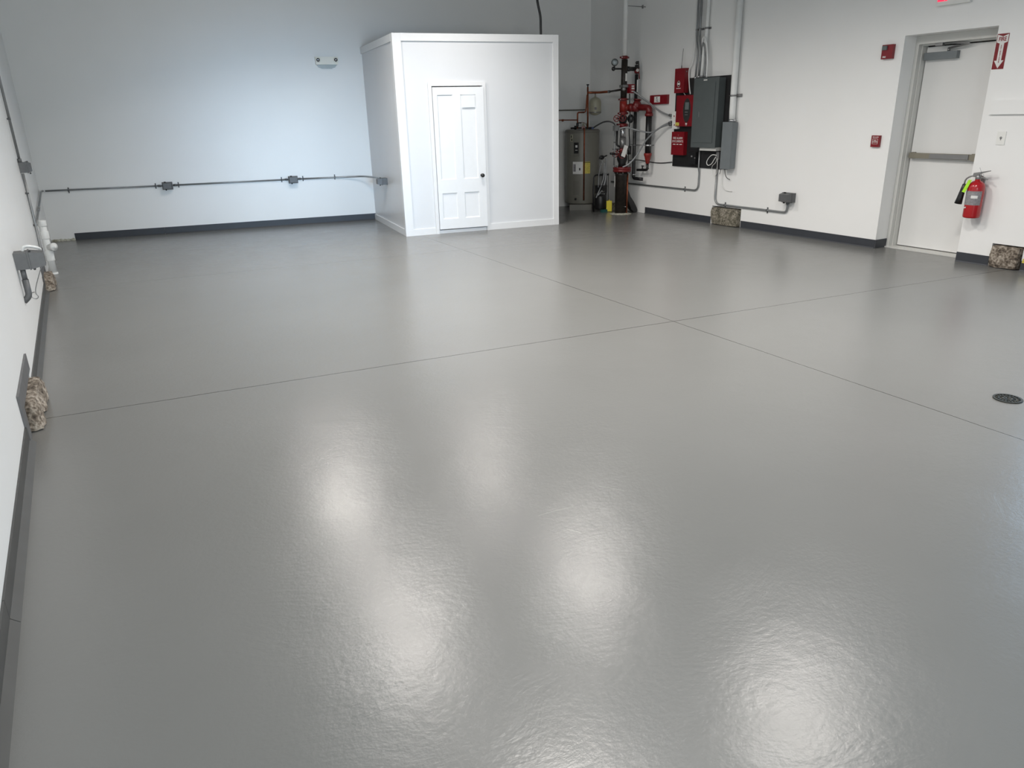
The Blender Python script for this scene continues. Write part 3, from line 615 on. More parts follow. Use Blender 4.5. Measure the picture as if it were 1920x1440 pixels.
k = MB(); k.box(-0.02, 0.02, -0.02, -0.001, 0.55, 0.86); k.build('wall_bracket', M['dull'], ex)

# ------------------------------------------------------------------ floor drain
fd_ = thing('floor_drain', 'round cast iron floor drain grate set in the grey floor', 'drain', Matrix.Translation((4.288, 2.010, 0.0)))
k = MB()
n = 40
def ringband(k, r0, r1, z0, z1, n=40):
    a = [[k.bm.verts.new((r*math.cos(2*PI*i/n), r*math.sin(2*PI*i/n), z)) for i in range(n)] for r, z in ((r0, z0), (r0, z1), (r1, z1), (r1, z0))]
    for j in range(3):
        for i in range(n): k.bm.faces.new((a[j][i], a[j][(i+1)%n], a[j+1][(i+1)%n], a[j+1][i]))
ringband(k, 0.073, 0.062, 0.0, 0.006); ringband(k, 0.046, 0.040, 0.001, 0.005); ringband(k, 0.026, 0.018, 0.001, 0.005)
for i in range(20):
    a = 2*PI*i/20; d = Vector((math.cos(a), math.sin(a), 0)); k.tube([d*0.040+Vector((0,0,.003)), d*0.064+Vector((0,0,.003))], 0.0028, 0, 6)
for i in range(8):
    a = 2*PI*i/8+0.2; d = Vector((math.cos(a), math.sin(a), 0)); k.tube([d*0.004+Vector((0,0,.003)), d*0.042+Vector((0,0,.003))], 0.0026, 0, 6)
k.build('grate', M['iron'], fd_)
k = MB(); k.lathe([(0.0, 0.0003), (0.068, 0.0003), (0.068, 0.0008), (0, 0.0008)], (0, 0, 0), seg=32); k.build('drain_shade_disc', M['ink'], fd_)  # flat black disc paints the shade inside the drain, no hollow below



# ------------------------------------------------------------------ electrical backboard group on the right wall
k = MB(); k.box(-0.577, 0.577, -0.018, -0.001, 0.0, 1.235); bbm = FR_R(8.461, 0.775)
tag(k.build('plywood_backboard', M['ply'], None, bbm), 'large black painted backboard behind the grey electrical panel', 'backboard')
BZ = -0.0185     # front of the backboard in wall frames
pn = thing('electrical_panel', 'tall dark grey electrical breaker panel on the black backboard', 'electrical panel', FR_R(8.262, 1.53))
k = MB(); k.box(-0.238, 0.238, -0.140, BZ, -0.455, 0.455).bevel(0.004, 1); k.build('enclosure', M['panel'], pn)
k = MB(); k.box(-0.246, 0.246, -0.150, -0.1405, -0.463, 0.463).bevel(0.003, 1); k.build('cover', M['panel'], pn)
k = MB(); k.box(-0.20, 0.185, -0.1575, -0.1505, -0.395, 0.405).bevel(0.003, 1); dr = k.build('panel_door', M['panel'], pn)
k = MB(); k.box(-0.105, -0.090, -0.164, -0.158, -0.05, 0.02).bevel(0.002, 1); k.build('latch', M['dull'], dr)
k = MB(); k.box(-0.055, 0.015, -0.1522, -0.1505, 0.425, 0.440); k.build('nameplate', M['paper'], pn)
k = MB(); k.box(-0.09, 0.24, -0.12, BZ, -0.505, -0.458); k.build('bottom_gutter', M['frame'], pn)
tr = thing('disconnect_box', 'long pale grey narrow trough box at the lower right of the panel', 'electrical box', FR_R(7.828, 1.10))
k = MB(); k.box(-0.085, 0.085, -0.115, -0.0195, -0.305, 0.305); k.build('enclosure', M['panel2'], tr)
k = MB(); k.box(-0.092, 0.092, -0.124, -0.1155, -0.310, 0.310).bevel(0.003, 1); k.build('cover', M['panel2'], tr)
e = thing('radio_dialer', 'upper red alarm radio box with thin antenna left of the panel', 'alarm box', FR_R(8.872, 1.980))
k = MB(); k.box(-0.104, 0.104, -0.105, -0.0195, -0.166, 0.166).bevel(0.004, 2); k.build('housing', M['red'], e)
k = MB(); k.tube([(-0.03, -0.05, 0.166), (-0.03, -0.05, 0.205)], 0.006); k.tube([(-0.03, -0.05, 0.205), (-0.012, -0.05, 0.43)], 0.0028, 0, 6); k.build('antenna', M['black'], e)
def round_logo(parent, x, y, z, r):
    k = MB(); n = 24
    a = [[k.bm.verts.new((x+rr*0.72*math.cos(2*PI*i/n), y, z+rr*math.sin(2*PI*i/n))) for i in range(n)] for rr in (r, r*0.86)]
    for i in range(n): k.bm.faces.new((a[0][i], a[0][(i+1)%n], a[1][(i+1)%n], a[1][i]))
    k.box(x-r*0.70, x+r*0.70, y-0.001, y, z-r*0.34, z+r*0.34)
    k.build('round_emblem', M['paper'], parent)
    for a, b in ((0.45, 0.72), (-0.72, -0.45)):
        k = MB(); k.box(x-r*0.4, x+r*0.4, y-0.0015, y, z+r*a, z+r*b); k.build('emblem_mark', M['ink'], parent)
round_logo(e, -0.012, -0.1062, -0.042, 0.042)
k = MB(); k.box(-0.06, 0.035, -0.1070, -0.1056, -0.108, -0.099); k.build('brand_strip', M['paper'], e)
k = MB(); k.lathe([(0.008, 0), (0.008, 0.004), (0, 0.005)], (0.1045, -0.07, 0.12), (1, 0, 0), 12); k.build('key_lock', M['steel'], e)
e = thing('fire_alarm_panel', 'middle red fire alarm control panel with dark oval display', 'alarm panel', FR_R(8.738, 1.567))
k = MB(); k.box(-0.186, 0.186, -0.095, -0.0195, -0.215, 0.212).bevel(0.006, 2); k.build('housing', M['red'], e)
k = MB(); n = 28; pts = [(0.048+0.078*math.cos(2*PI*i/n), 0.005+0.165*math.sin(2*PI*i/n)*(1.0)) for i in range(n)]; k.prism(pts, -0.0985, -0.0955, 'y'); k.build('display_window', M['ink'], e)
k = MB(); k.tube([(0.048+0.080*math.cos(2*PI*i/n), -0.097, 0.005+0.167*math.sin(2*PI*i/n)) for i in range(n+1)], 0.0022, 0, 6, False); k.build('window_rim', M['redv'], e)
k = MB(); k.box(0.010, 0.088, -0.0998, -0.0986, 0.015, 0.115); k.build('lcd_screen', M['glass'], e)
k = MB(); k.box(0.012, 0.075, -0.0998, -0.0986, -0.025, -0.012); k.box(0.012, 0.075, -0.0998, -0.0986, -0.060, -0.050); k.build('button_row', M['dull'], e)
round_logo(e, 0.048, -0.0962, -0.180, 0.026)
k = MB(); k.box(-0.186, -0.105, -0.0965, -0.0953, -0.205, -0.160); k.build('yellow_sticker', M['ylabel'], e)
k = MB(); k.tube([(-0.05, -0.05, 0.2125), (-0.065, -0.07, 0.245)], 0.005); k.build('seal_tag', M['paper'], e)
# white relay boxes left of the red panel
for (y, z, hh, lab) in ((8.990, 1.500, 0.062, 'upper white relay box between red alarm boxes with one hose'), (8.975, 1.375, 0.060, 'lower white relay box between red alarm boxes just over the document box')):
    e = thing('relay_box', lab, 'electrical box', FR_R(y, z))
    k = MB(); k.box(-0.052, 0.052 if hh > 0.061 else 0.062, -0.07, -0.0195, -hh, hh).bevel(0.004, 1); k.build('housing', M['white'], e)
    k = MB(); k.box(-0.01, 0.010, -0.0712, -0.0703, -0.014, 0.006); k.build('mark', M['rink'], e)
e = thing('document_box', 'lower red box lettered fire alarm documents', 'document box', FR_R(8.868, 1.110))
k = MB(); k.box(-0.137, 0.137, -0.085, -0.019, -0.165, 0.165).bevel(0.005, 2); k.build('housing', M['red'], e)
text('document_lettering', 'FIRE ALARM\nDOCUMENTS', 0.045, M['paper'], e, (0, -0.0855, 0.052), bold=0.0002, sx=0.84, spacing=1.06)
k = MB()
for a, b in ((-0.10, -0.045), (-0.022, 0.022), (0.045, 0.10)): k.box(a, b, -0.0865, -0.0853, -0.018, -0.007)
k.build('small_print', M['paper'], e)
k = MB(); k.lathe([(0.007, 0), (0.007, 0.003), (0, 0.003)], (0.01, -0.0855, 0.118), (0, -1, 0), 10); k.build('screw_lock', M['dull'], e)
e = thing('fire_sign_box', 'small wide red box with a white label between riser and alarm panel', 'alarm box', FR_R(9.400, 1.738))
k = MB(); k.box(-0.200, 0.200, -0.045, -0.001, -0.066, 0.066).bevel(0.003, 1); k.build('housing', M['red'], e)
k = MB(); k.box(-0.095, 0.040, -0.0465, -0.0455, -0.040, 0.045); lb_ = k.build('white_label', M['paper'], e)
k = MB(); k.prism([(-0.035, 0.012), (-0.042, 0.020), (-0.038, 0.034), (-0.030, 0.041), (-0.022, 0.030), (-0.022, 0.018), (-0.028, 0.012)], -0.0475, -0.0467, 'y')
k.box(-0.050, -0.005, -0.0475, -0.0467, -0.004, 0.002); k.box(-0.050, -0.005, -0.0475, -0.0467, -0.018, -0.012); k.box(-0.040, 0.010, -0.0475, -0.0467, -0.030, -0.025); k.build('label_mark', M['ink'], e)
# boxes at the bottom of the backboard
e = thing('data_module', 'black network module mounted low on the black backboard', 'module', FR_R(8.50, 0.90))
k = MB(); k.box(-0.13, 0.02, -0.07, BZ, -0.075, 0.095).bevel(0.004, 1); k.build('housing', M['black'], e)
k = MB(); k.box(-0.075, -0.045, -0.0712, -0.0703, 0.025, 0.045); k.build('label', M['label'], e); k = MB(); k.box(0.0, 0.016, -0.0712, -0.0703, 0.005, 0.022); k.build('label', M['label'], e)
e = thing('cable_splice_box', 'small silver cable box by the disconnect with white looped cable', 'electrical box', FR_R(8.035, 0.955))
k = MB(); k.box(-0.032, 0.022, -0.065, BZ, -0.045, 0.055).bevel(0.003, 1); k.build('housing', M['dull'], e)
k = MB(); k.smooth_tube([(-0.01, -0.075, 0.01), (-0.08, -0.09, 0.015), (-0.15, -0.09, -0.03), (-0.185, -0.09, -0.09), (-0.155, -0.09, -0.13), (-0.09, -0.09, -0.11), (-0.04, -0.09, -0.05), (-0.015, -0.085, -0.01)], 0.0055, 8)
k.build('looped_cable', M['white'], e)
k = MB(); k.smooth_tube([(0.0, -0.07, -0.03), (-0.02, -0.08, -0.09), (-0.08, -0.07, -0.13), (-0.115, -0.05, -0.17), (-0.105, -0.045, -0.24), (-0.06, -0.04, -0.275), (-0.01, -0.05, -0.22), (0.01, -0.07, -0.12), (0.012, -0.07, -0.04)], 0.0035, 6)
k.build('thin_cable', M['white'], e)
# conduit bundle rising from the panel
for (yt, yb_, zb, r, off, lab) in ((8.640, 8.560, 1.990, 0.014, 0.035, 'left grey conduit rising from the electrical panel to the ceiling'),
                                   (8.560, 8.490, 1.996, 0.017, 0.050, 'second grey conduit rising from the electrical panel to the ceiling'),
                                   (8.435, 8.435, 1.996, 0.024, 0.040, 'thick pale conduit rising from the electrical panel to the ceiling')):
    o = thing('riser_conduit', lab, 'conduit', FR_R(yt, 0), 'conduits above the electrical panel')
    dx = yt - yb_
    k = MB(); k.tube([(0, -off, ZT-0.004), (0, -off, 2.55), (dx, -off-0.03, 2.35), (dx, -0.085, zb+0.001)], r, 0.08); k.build('pipe', M['wpipe'] if r > 0.02 else M['emt'], o)
    k = MB(); k.tube([(dx, -0.085, zb+0.001), (dx, -0.085, zb+0.030)], r+0.006); k.build('connector', M['steel'] if r < 0.02 else M['dull'], o)
    k = MB(); k.box(-r-0.022, r+0.022, -0.012, -0.001, 2.62, 2.645); k.tube([(0, -off, 2.62), (0, -off, 2.645)], r+0.003); k.build('strap', M['dull'], o)
for (y0, lab, pts, r, mt) in (
    (8.50, 'looped pale cable arching from the wall conduits into the panel top', [(0.0, -0.05, 2.42), (0.03, -0.07, 2.50), (0.07, -0.08, 2.52), (0.12, -0.08, 2.42), (0.155, -0.08, 2.22), (0.17, -0.09, 1.998)], 0.012, 'wpipe'),
    (8.47, 'inner grey looped cable beside the conduits above the panel', [(0.0, -0.07, 2.30), (0.03, -0.09, 2.44), (0.07, -0.095, 2.38), (0.10, -0.10, 2.20), (0.11, -0.10, 1.998)], 0.010, 'emt'),
    (8.86, 'pale cable running down from the conduits behind the upper red box', [(0.20, -0.03, 2.60), (0.17, -0.03, 2.25), (0.105, -0.035, 2.11), (0.125, -0.03, 1.90), (0.150, -0.025, 1.79)], 0.009, 'wpipe')):
    k = MB(); k.smooth_tube(pts, r, 8)
    tag(k.build('feeder_cable', M[mt], None, FR_R(y0, 0)), lab, 'cable')
wp = thing('service_conduit', 'big white painted conduit rising from the disconnect box to the ceiling', 'conduit', FR_R(7.822, 0))
k = MB(); k.tube([(0.008, -0.058, 1.432), (0.0, -0.058, 1.55), (-0.022, -0.058, ZT-0.004)], [0.042, 0.042, 0.045], 0, 20); k.build('pipe', M['wpipe'], wp)
k = MB(); k.tube([(0.008, -0.058, 1.4055), (0.008, -0.058, 1.445)], 0.050, 0, 20); k.build('hub', M['steel'], wp)
k = MB(); k.box(-0.055, 0.105, -0.014, -0.001, 1.725, 1.765); k.box(0.05, 0.105, -0.04, -0.0145, 1.735, 1.760); k.tube([(0.0, -0.058, 1.735), (0.0, -0.058, 1.755)], 0.049, 0, 20); k.tube([(-0.09, -0.05, 1.745), (-0.04, -0.058, 1.745)], 0.006); k.build('strut_clamp', M['dull'], wp)
# conduit from panel bottom looping to the low outlet box
c = thing('low_conduit', 'bent grey conduit from the panel down and along to the low outlet box', 'conduit', FR_R(8.076, 0))
k = MB(); k.tube([(0.0, -0.020, 0.789), (0.0, -0.020, 0.287), (1.316, -0.020, 0.288), (1.316, -0.024, 0.42)], 0.0135, 0.11); k.build('pipe', M['emt'], c)
k = MB(); k.tube([(1.316, -0.024, 0.395), (1.316, -0.024, 0.4245)], 0.021); k.build('connector', M['cbox'], c)
for x in (0.20, 0.98): clamp(c, Matrix.Translation((x, -0.003, 0.287)))
c = thing('low_conduit', 'grey conduit bending down from the backboard and left behind the riser', 'conduit', FR_R(8.437, 0))
k = MB(); k.tube([(0.0, -0.034, 1.02), (0.0, -0.034, 0.765), (0.0, -0.018, 0.71), (0.0, -0.018, 0.449), (-2.15, -0.018, 0.449)], 0.0125, 0.10); k.build('pipe', M['emt'], c)
clamp(c, Matrix.Translation((-0.30, 0, 0.449)))
# loose wires below the disconnect
k = MB(); k.smooth_tube([(0.05, -0.075, 0.786), (0.06, -0.06, 0.70), (0.085, -0.045, 0.66), (0.115, -0.03, 0.645), (0.10, -0.03, 0.650)], 0.0045, 8)
tag(k.build('loose_wire', M['black'], None, FR_R(7.92, 0)), 'black loose wire curling out below the long trough box', 'wire')
k = MB(); k.smooth_tube([(-0.055, -0.05, 0.786), (-0.06, -0.045, 0.75), (-0.078, -0.04, 0.71)], 0.0045, 8)
tag(k.build('loose_wire', M['cbox'], None, FR_R(7.92, 0)), 'short grey loose wire stub below the long trough box', 'wire')
k = MB(); k.smooth_tube([(-0.03, -0.03, 0.786), (-0.045, -0.02, 0.65), (-0.03, -0.02, 0.55), (0.03, -0.02, 0.50), (0.11, -0.015, 0.485), (0.16, -0.015, 0.487)], 0.004, 6)
tag(k.build('loose_wire', M['white'], None, FR_R(7.92, 0)), 'thin white wire trailing on the wall below the trough box', 'wire')

# ------------------------------------------------------------------ water heater and its copper piping
wh = thing('water_heater', 'beige grey tank water heater in the corner behind the closet', 'water heater', Matrix.Translation((7.48, 10.93, 0)) @ Matrix.Rotation(math.radians(-33), 4, 'Z'))
HR = 0.290
k = MB(); k.lathe([(0.0, 0.098), (HR-0.02, 0.098), (HR-0.004, 0.106), (HR, 0.12), (HR, 1.285), (HR-0.006, 1.300), (HR-0.03, 1.306), (0.0, 1.312)], (0, 0, 0), seg=48); k.build('tank_body', M['heater'], wh)
k = MB(); k.lathe([(HR+0.001, 1.262), (HR+0.006, 1.266), (HR+0.006, 1.292), (HR-0.01, 1.308), (HR-0.03, 1.3125)], (0, 0, 0), seg=48); k.build('top_rim', M['heater2'], wh)
k = MB(); k.box(-0.215, 0.165, -0.30, 0.20, 0.0, 0.094).bevel(0.006, 1); k.build('stand', M['heater2'], wh)
def hface(name, a, w_, z0, z1, material, r=HR+0.003, depth=0.004, parent=wh):
    # curved patch on the tank, a in degrees from the local -y direction (positive = right)
    k = MB(); n = 6; ha = w_/HR/2; rows = []
    for i in range(n+1):
        t = math.radians(a) - ha + 2*ha*i/n; d = Vector((math.sin(t), -math.cos(t), 0)); rows.append([k.bm.verts.new(d*rr + Vector((0,0,z))) for rr, z in ((r-depth, z0), (r, z0), (r, z1), (r-depth, z1))])
    for p, q in zip(rows, rows[1:]):
        for i in range(4): k.bm.faces.new((p[i], p[(i+1)%4], q[(i+1)%4], q[i]))
    k.bm.faces.new(rows[0]); k.bm.faces.new(rows[-1][::-1])
    return k.build(name, material, parent)
hface('control_frame', -21, 0.105, 0.885, 1.120, M['heater2'], HR+0.006, 0.008)
hface('control_panel', -21, 0.080, 0.935, 1.110, M['black'], HR+0.010, 0.006)
hface('control_label', -20, 0.034, 1.030, 1.068, M['paper'], HR+0.012, 0.002)
hface('control_label', -20, 0.040, 0.983, 0.992, M['paper'], HR+0.012, 0.002)
hface('brand_badge', -39, 0.050, 1.125, 1.235, M['tank'], HR+0.003, 0.003)
hface('badge_mark', -40, 0.020, 1.185, 1.225, M['ink'], HR+0.004, 0.002)
hface('badge_mark', -38, 0.022, 1.135, 1.172, M['ink'], HR+0.004, 0.002)
hface('warning_label', -16, 0.175, 0.600, 0.800, M['paper'], HR+0.003, 0.003)
hface('diagram_mark', -27, 0.045, 0.640, 0.760, M['label'], HR+0.004, 0.002)
hface('diagram_mark', -9, 0.022, 0.660, 0.700, M['ink'], HR+0.004, 0.002)
hface('energy_label', 14, 0.125, 0.605, 0.800, M['ylabel'], HR+0.0035, 0.003)
hface('label_header', 14, 0.125, 0.783, 0.792, M['ink'], HR+0.0045, 0.003)
hface('element_cover', -21, 0.100, 0.255, 0.490, M['heater2'], HR+0.006, 0.006)
k = MB(); k.lathe([(0.018, 0.0), (0.018, 0.02), (0.012, 0.03), (0, 0.031)], (math.sin(math.radians(-22))*HR, -math.cos(math.radians(-22))*HR, 0.185), (math.sin(math.radians(-22)), -math.cos(math.radians(-22)), 0), 12); k.build('drain_valve', M['black'], wh)
k = MB(); a = math.radians(5); px, py = math.sin(a)*(HR+0.02), -math.cos(a)*(HR+0.02)
k.tube([(px*0.55, py*0.55, 1.33), (px, py, 1.33), (px, py, 0.165)], 0.012, 0.03); k.build('relief_pipe', M['copper'], wh)
k = MB(); k.box(px*0.5-0.03, px*0.5+0.03, py*0.5-0.03, py*0.5+0.03, 1.3125, 1.365).bevel(0.008, 1); k.build('relief_valve', M['redv'], wh)
for a_, r_, z_ in ((-0.12, 0.02, 1.37), (0.02, 0.016, 1.35), (0.13, 0.026, 1.345)):
    k = MB(); k.lathe([(r_, 1.3125), (r_, z_), (r_*0.6, z_+0.004), (0, z_+0.004)], (a_, -0.05, 0)); k.build('fitting', M['black'], wh)
k = MB(); k.tube([(-0.20, -0.02, 1.335), (0.19, -0.02, 1.335)], 0.013); k.build('top_pipe', M['dkpipe'], wh)
k = MB(); k.box(0.10, 0.19, -0.06, 0.03, 1.3125, 1.343).bevel(0.004, 1); k.build('blue_fitting', M['blue'], wh)
for x_ in (0.02, 0.085):
    k = MB(); k.lathe([(0.018, 1.3125), (0.018, 1.41), (0, 1.412)], (x_, 0.09, 0)); k.build('white_cap', M['tank'], wh)
s_ = 10.75/10.98
X = lambda x: x*s_
Z = lambda z: (z-1.575)*s_+1.575
cp = thing('copper_pipe', 'rusty copper pipework rising above the water heater', 'pipe', Matrix.Translation((0, 10.75, 0)))
k = MB(); k.tube([(X(7.626), 0, 1.33), (X(7.618), 0, Z(1.98))], 0.014); k.build('vertical_pipe', M['copper'], cp)
k = MB(); k.lathe([(0.010, 0), (0.010, 0.04), (0.022, 0.045), (0.022, 0.06), (0, 0.06)], (X(7.618), 0, Z(1.965)), (0, 0, 1), 14); k.build('air_vent', M['black'], cp)
k = MB(); k.tube([(X(7.618), 0, Z(1.895)), (7.70, 0, Z(1.895)), (7.735, -0.20, 1.893)], 0.018, 0.04); k.build('branch_pipe', M['copper'], cp)
k = MB(); k.tube([(7.735, -0.20, 1.893), (7.735, -0.235, 1.893)], 0.023); k.build('union', M['dull'], cp)
k = MB(); k.tube([(7.735, -0.235, 1.893), (7.53, -0.86, 1.905)], 0.015); k.build('black_pipe', M['dkpipe'], cp)
k = MB(); k.smooth_tube([(X(7.612), 0.01, Z(1.86)), (X(7.595), 0.0, Z(1.74)), (X(7.58), -0.01, Z(1.64)), (X(7.567), 0, Z(1.59)), (X(7.50), 0, Z(1.587))], 0.010, 8); k.build('small_bypass', M['copper'], cp)
k = MB(); k.tube([(X(7.545), 0, Z(1.583)), (X(7.415), 0, Z(1.583)), (X(7.413), 0, 1.33)], 0.013, 0.03); k.build('elbow_pipe', M['copper'], cp)
k = MB(); k.tube([(X(7.415), 0, Z(1.464)), (6.70, 0.30, Z(1.464)+0.01)], 0.009); k.build('horizontal_pipe', M['copper'], cp)
k = MB(); k.tube([(X(7.19), 0.085, Z(1.464)), (X(7.16), 0.10, Z(1.464))], 0.018); k.build('coupling', M['copper'], cp)
k = MB(); k.lathe([(0.017, 0), (0.021, 0.01), (0.021, 0.05), (0.017, 0.06)], (X(7.413), 0, 1.36), (0, 0, 1), 14); k.tube([(X(7.413), -0.02, 1.42), (X(7.47), -0.03, 1.42)], 0.010); k.build('ball_valve', M['black'], cp)
k = MB(); k.smooth_tube([(X(7.43), -0.01, Z(1.42)), (X(7.50), -0.01, Z(1.425)), (X(7.56), -0.01, Z(1.41)), (X(7.60), -0.01, Z(1.36))], 0.004, 6); k.build('thin_wire', M['copper'], cp)
et = thing('expansion_tank', 'cream expansion tank hanging above the water heater', 'tank', Matrix.Translation((X(7.775), 10.75, 0)))
k = MB(); k.lathe([(0.0, Z(1.528)), (0.045, Z(1.535)), (0.096, Z(1.565)), (0.1, Z(1.58)), (0.1, Z(1.74)), (0.085, Z(1.785)), (0.045, Z(1.815)), (0.016, Z(1.822)), (0.016, Z(1.85)), (0, Z(1.85))], (0, 0, 0), seg=32); k.build('tank_shell', M['tank'], et)
k = MB(); k.lathe([(0.101, Z(1.57)), (0.103, Z(1.574)), (0.103, Z(1.584)), (0.101, Z(1.588))], (0, 0, 0), seg=32); k.build('bottom_seam', M['dull'], et)
k = MB(); k.tube([(0, 0, Z(1.85)), (0, 0, Z(1.878))], 0.011); k.build('neck', M['dull'], et)
k = MB(); k.box(-0.072, -0.040, -0.097, -0.085, Z(1.62), Z(1.66)); k.build('small_label', M['label'], et)
k = MB(); k.tube([(6.45, -0.018, 1.625), (7.90, -0.018, 1.624)], 0.011)
tag(k.build('wall_pipe', M['heater2'], None, FR_B(0, 0)), 'thin pale pipe running along the alcove back wall', 'pipe')
# green-grey flexible whip from heater to junction box
k = MB(); k.smooth_tube([(7.62, 10.80, 1.335), (7.60, 10.68, 1.37), (7.575, 10.45, 1.425), (7.555, 10.25, 1.43), (7.50, 10.05, 1.39), (7.40, 9.90, 1.30), (7.365, 9.86, 1.22)], 0.0125, 8)
tag(k.build('flexible_conduit', M['cbox'], None), 'dark flexible conduit arching from the water heater top to the riser', 'conduit')

# ------------------------------------------------------------------ sprinkler riser
RX, RY = 7.520, 9.86
rs = thing('sprinkler_riser', 'black and red fire sprinkler riser with flanges and handwheels', 'sprinkler riser', Matrix.Translation((RX, RY, 0)))
k = MB(); k.lathe([(0.098, 0.0), (0.098, 0.60), (0.105, 0.61), (0.105, 0.66), (0.0, 0.665)], (0, 0, 0), seg=32); k.build('base_pipe', M['dkpipe'], rs)
k = MB(); k.lathe([(0.146, 0.668), (0.146, 0.700), (0.138, 0.704), (0.138, 0.708), (0.146, 0.712), (0.146, 0.738), (0.06, 0.748)], (0.008, 0, 0), seg=32); k.build('flange', M['redv'], rs)
for i in range(8):
    a = 2*PI*i/8+0.25; k = MB(); k.tube([(0.008+0.120*math.cos(a), 0.120*math.sin(a), 0.642), (0.008+0.120*math.cos(a), 0.120*math.sin(a), 0.762)], 0.010, 0, 6); k.build('flange_bolt', M['dull'], rs)
k = MB(); k.lathe([(0.065, 0.749), (0.060, 0.80), (0.085, 0.86), (0.085, 0.91), (0.055, 0.945), (0.055, 0.978)], (0.005, 0, 0), seg=24); k.build('valve_body', M['black'], rs)
def coupling(z, r=0.075, h=0.045, material='redv', x=0.0, y=0.0):
    k = MB(); k.lathe([(r*0.8, z-h/2), (r, z-h/2+0.006), (r, z+h/2-0.006), (r*0.8, z+h/2)], (x, y, 0), seg=20)
    k.box(x-r-0.028, x+r+0.028, y-0.014, y+0.014, z-h*0.3, z+h*0.3); k.build('grooved_coupling', M[material], rs)
    for s in (-1, 1):
        k = MB(); k.tube([(x+s*(r+0.014), y-0.030, z), (x+s*(r+0.014), y+0.030, z)], 0.009, 0, 6); k.build('coupling_bolt', M['steel'], rs)
coupling(1.003, 0.072, 0.050)
k = MB(); k.tube([(0.008, 0, 1.029), (0.005, 0, 1.19)], 0.050, 0, 20); k.build('lower_spool', M['dull'], rs)
k = MB(); k.tube([(0.005, 0, 1.19), (0.0, 0, 1.345)], 0.044, 0, 20); k.build('upper_spool', M['steel'], rs)
coupling(1.375, 0.072, 0.055)
k = MB(); k.lathe([(0.05, 1.404), (0.062, 1.43), (0.062, 1.49), (0.05, 1.525)], (0, 0, 0), seg=20); k.ball((0.150, 0.0, 1.470), 0.058, 0.8, 1, 1.15); k.tube([(0.05, 0, 1.47), (0.12, 0, 1.47)], 0.022); k.build('butterfly_valve', M['black'], rs)
coupling(1.552, 0.066, 0.045)
k = MB(); k.tube([(0.0, 0, 1.575), (0.0, 0, 1.735)], 0.058, 0, 20); k.tube([(0, 0, 1.635), (0.085, -0.03, 1.635)], 0.052, 0, 16); k.build('tee', M['redorange'], rs)
coupling(1.757, 0.060, 0.040)
k = MB(); k.tube([(0.0, 0, 1.778), (0.003, 0, 2.330)], 0.048, 0, 20); k.build('upper_pipe', M['dkpipe'], rs)
k = MB(); k.box(-0.012, 0.020, -0.0515, -0.0485, 2.02, 2.13); k.build('pipe_sticker', M['paper'], rs)
coupling(2.358, 0.052, 0.045)
k = MB(); k.tube([(0.0, 0, 2.382), (-0.012, 0, ZT-0.003)], 0.036, 0, 18); k.build('ceiling_pipe', M['wpipe'], rs)
k = MB(); k.tube([(0.02, 0, 3.07), (0.355, -0.02, 3.065)], 0.006, 0, 6); k.box(0.30, 0.31, -0.03, 0.0, 3.04, 3.09); k.build('pipe_bracket', M['dull'], rs)
k = MB(); k.box(-0.05, 0.05, -0.05, 0.05, 1.930, 1.968); k.ball((-0.03, -0.04, 1.905), 0.03); k.build('pipe_clamp', M['dull'], rs)
k = MB(); k.tube([(0.0, 0, 2.197), (-0.205, 0, 2.197)], 0.013); k.ball((-0.205, 0, 2.197), 0.032); k.tube([(-0.19, 0, 2.21), (-0.185, 0, 2.25)], 0.010); g = k.build('gauge_valve', M['black'], rs)
k = MB(); k.lathe([(0.050, 0.0), (0.052, 0.004), (0.052, 0.024), (0.046, 0.027)], (-0.188, 0.0, 2.283), (-0.43, -0.84, 0.2), 24); k.build('gauge_case', M['black'], g)
k = MB(); k.lathe([(0.046, 0.0285), (0.0, 0.0287)], (-0.188, 0.0, 2.283), (-0.43, -0.84, 0.2), 24); k.tube([(-0.19, -0.028, 2.30), (-0.195, -0.030, 2.27)], 0.002, 0, 5); k.build('gauge_face', M['lens'], g)
k = MB(); k.tube([(0.0, 0, 2.197), (0.21, 0, 2.197)], 0.030); k.tube([(0.05, 0, 2.197), (0.10, 0, 2.197)], 0.037); k.build('cross_pipe', M['black'], rs)
k = MB(); k.box(0.055, 0.150, -0.085, -0.01, 1.845, 1.975).bevel(0.004, 1); sw = k.build('flow_switch', M['red'], rs)
k = MB(); k.box(0.085, 0.135, -0.0865, -0.0853, 1.935, 1.955); k.box(0.085, 0.140, -0.0865, -0.0853, 1.90, 1.925); k.box(0.085, 0.130, -0.0865, -0.0853, 1.865, 1.878); k.build('switch_label', M['paper'], sw)
for (x, z, y, r) in ((-0.140, 1.480, -0.02, 0.046), (-0.075, 1.485, -0.09, 0.048), (-0.150, 0.945, -0.02, 0.045), (-0.070, 0.935, -0.10, 0.054)):
    k = MB(); k.wheel((x, y, z), (-0.75, -0.60, 0.05), r, 0.0065, 4); hwl = k.build('handwheel', M['redv'], rs)
    k = MB(); k.tube([(x, y, z), (x*0.35, y*0.2, z)], 0.012); k.build('valve_stem', M['black'], rs)
k = MB(); k.tube([(-0.245, -0.02, 0.960), (-0.16, -0.02, 0.950)], 0.018); k.build('bleed_valve', M['black'], rs)
k = MB(); k.smooth_tube([(0.085, -0.04, 1.84), (0.090, -0.04, 1.72), (0.115, -0.03, 1.5), (0.105, -0.03, 1.3), (0.12, -0.03, 1.10), (0.105, -0.03, 0.98), (0.11, -0.03, 0.80), (0.10, -0.03, 0.755)], 0.010, 8); k.build('trim_pipe', M['black'], rs)
k = MB(); k.tube([(0.120, -0.03, 1.06), (0.118, -0.03, 0.93)], 0.030, 0, 14); k.build('trim_valve', M['black'], rs)
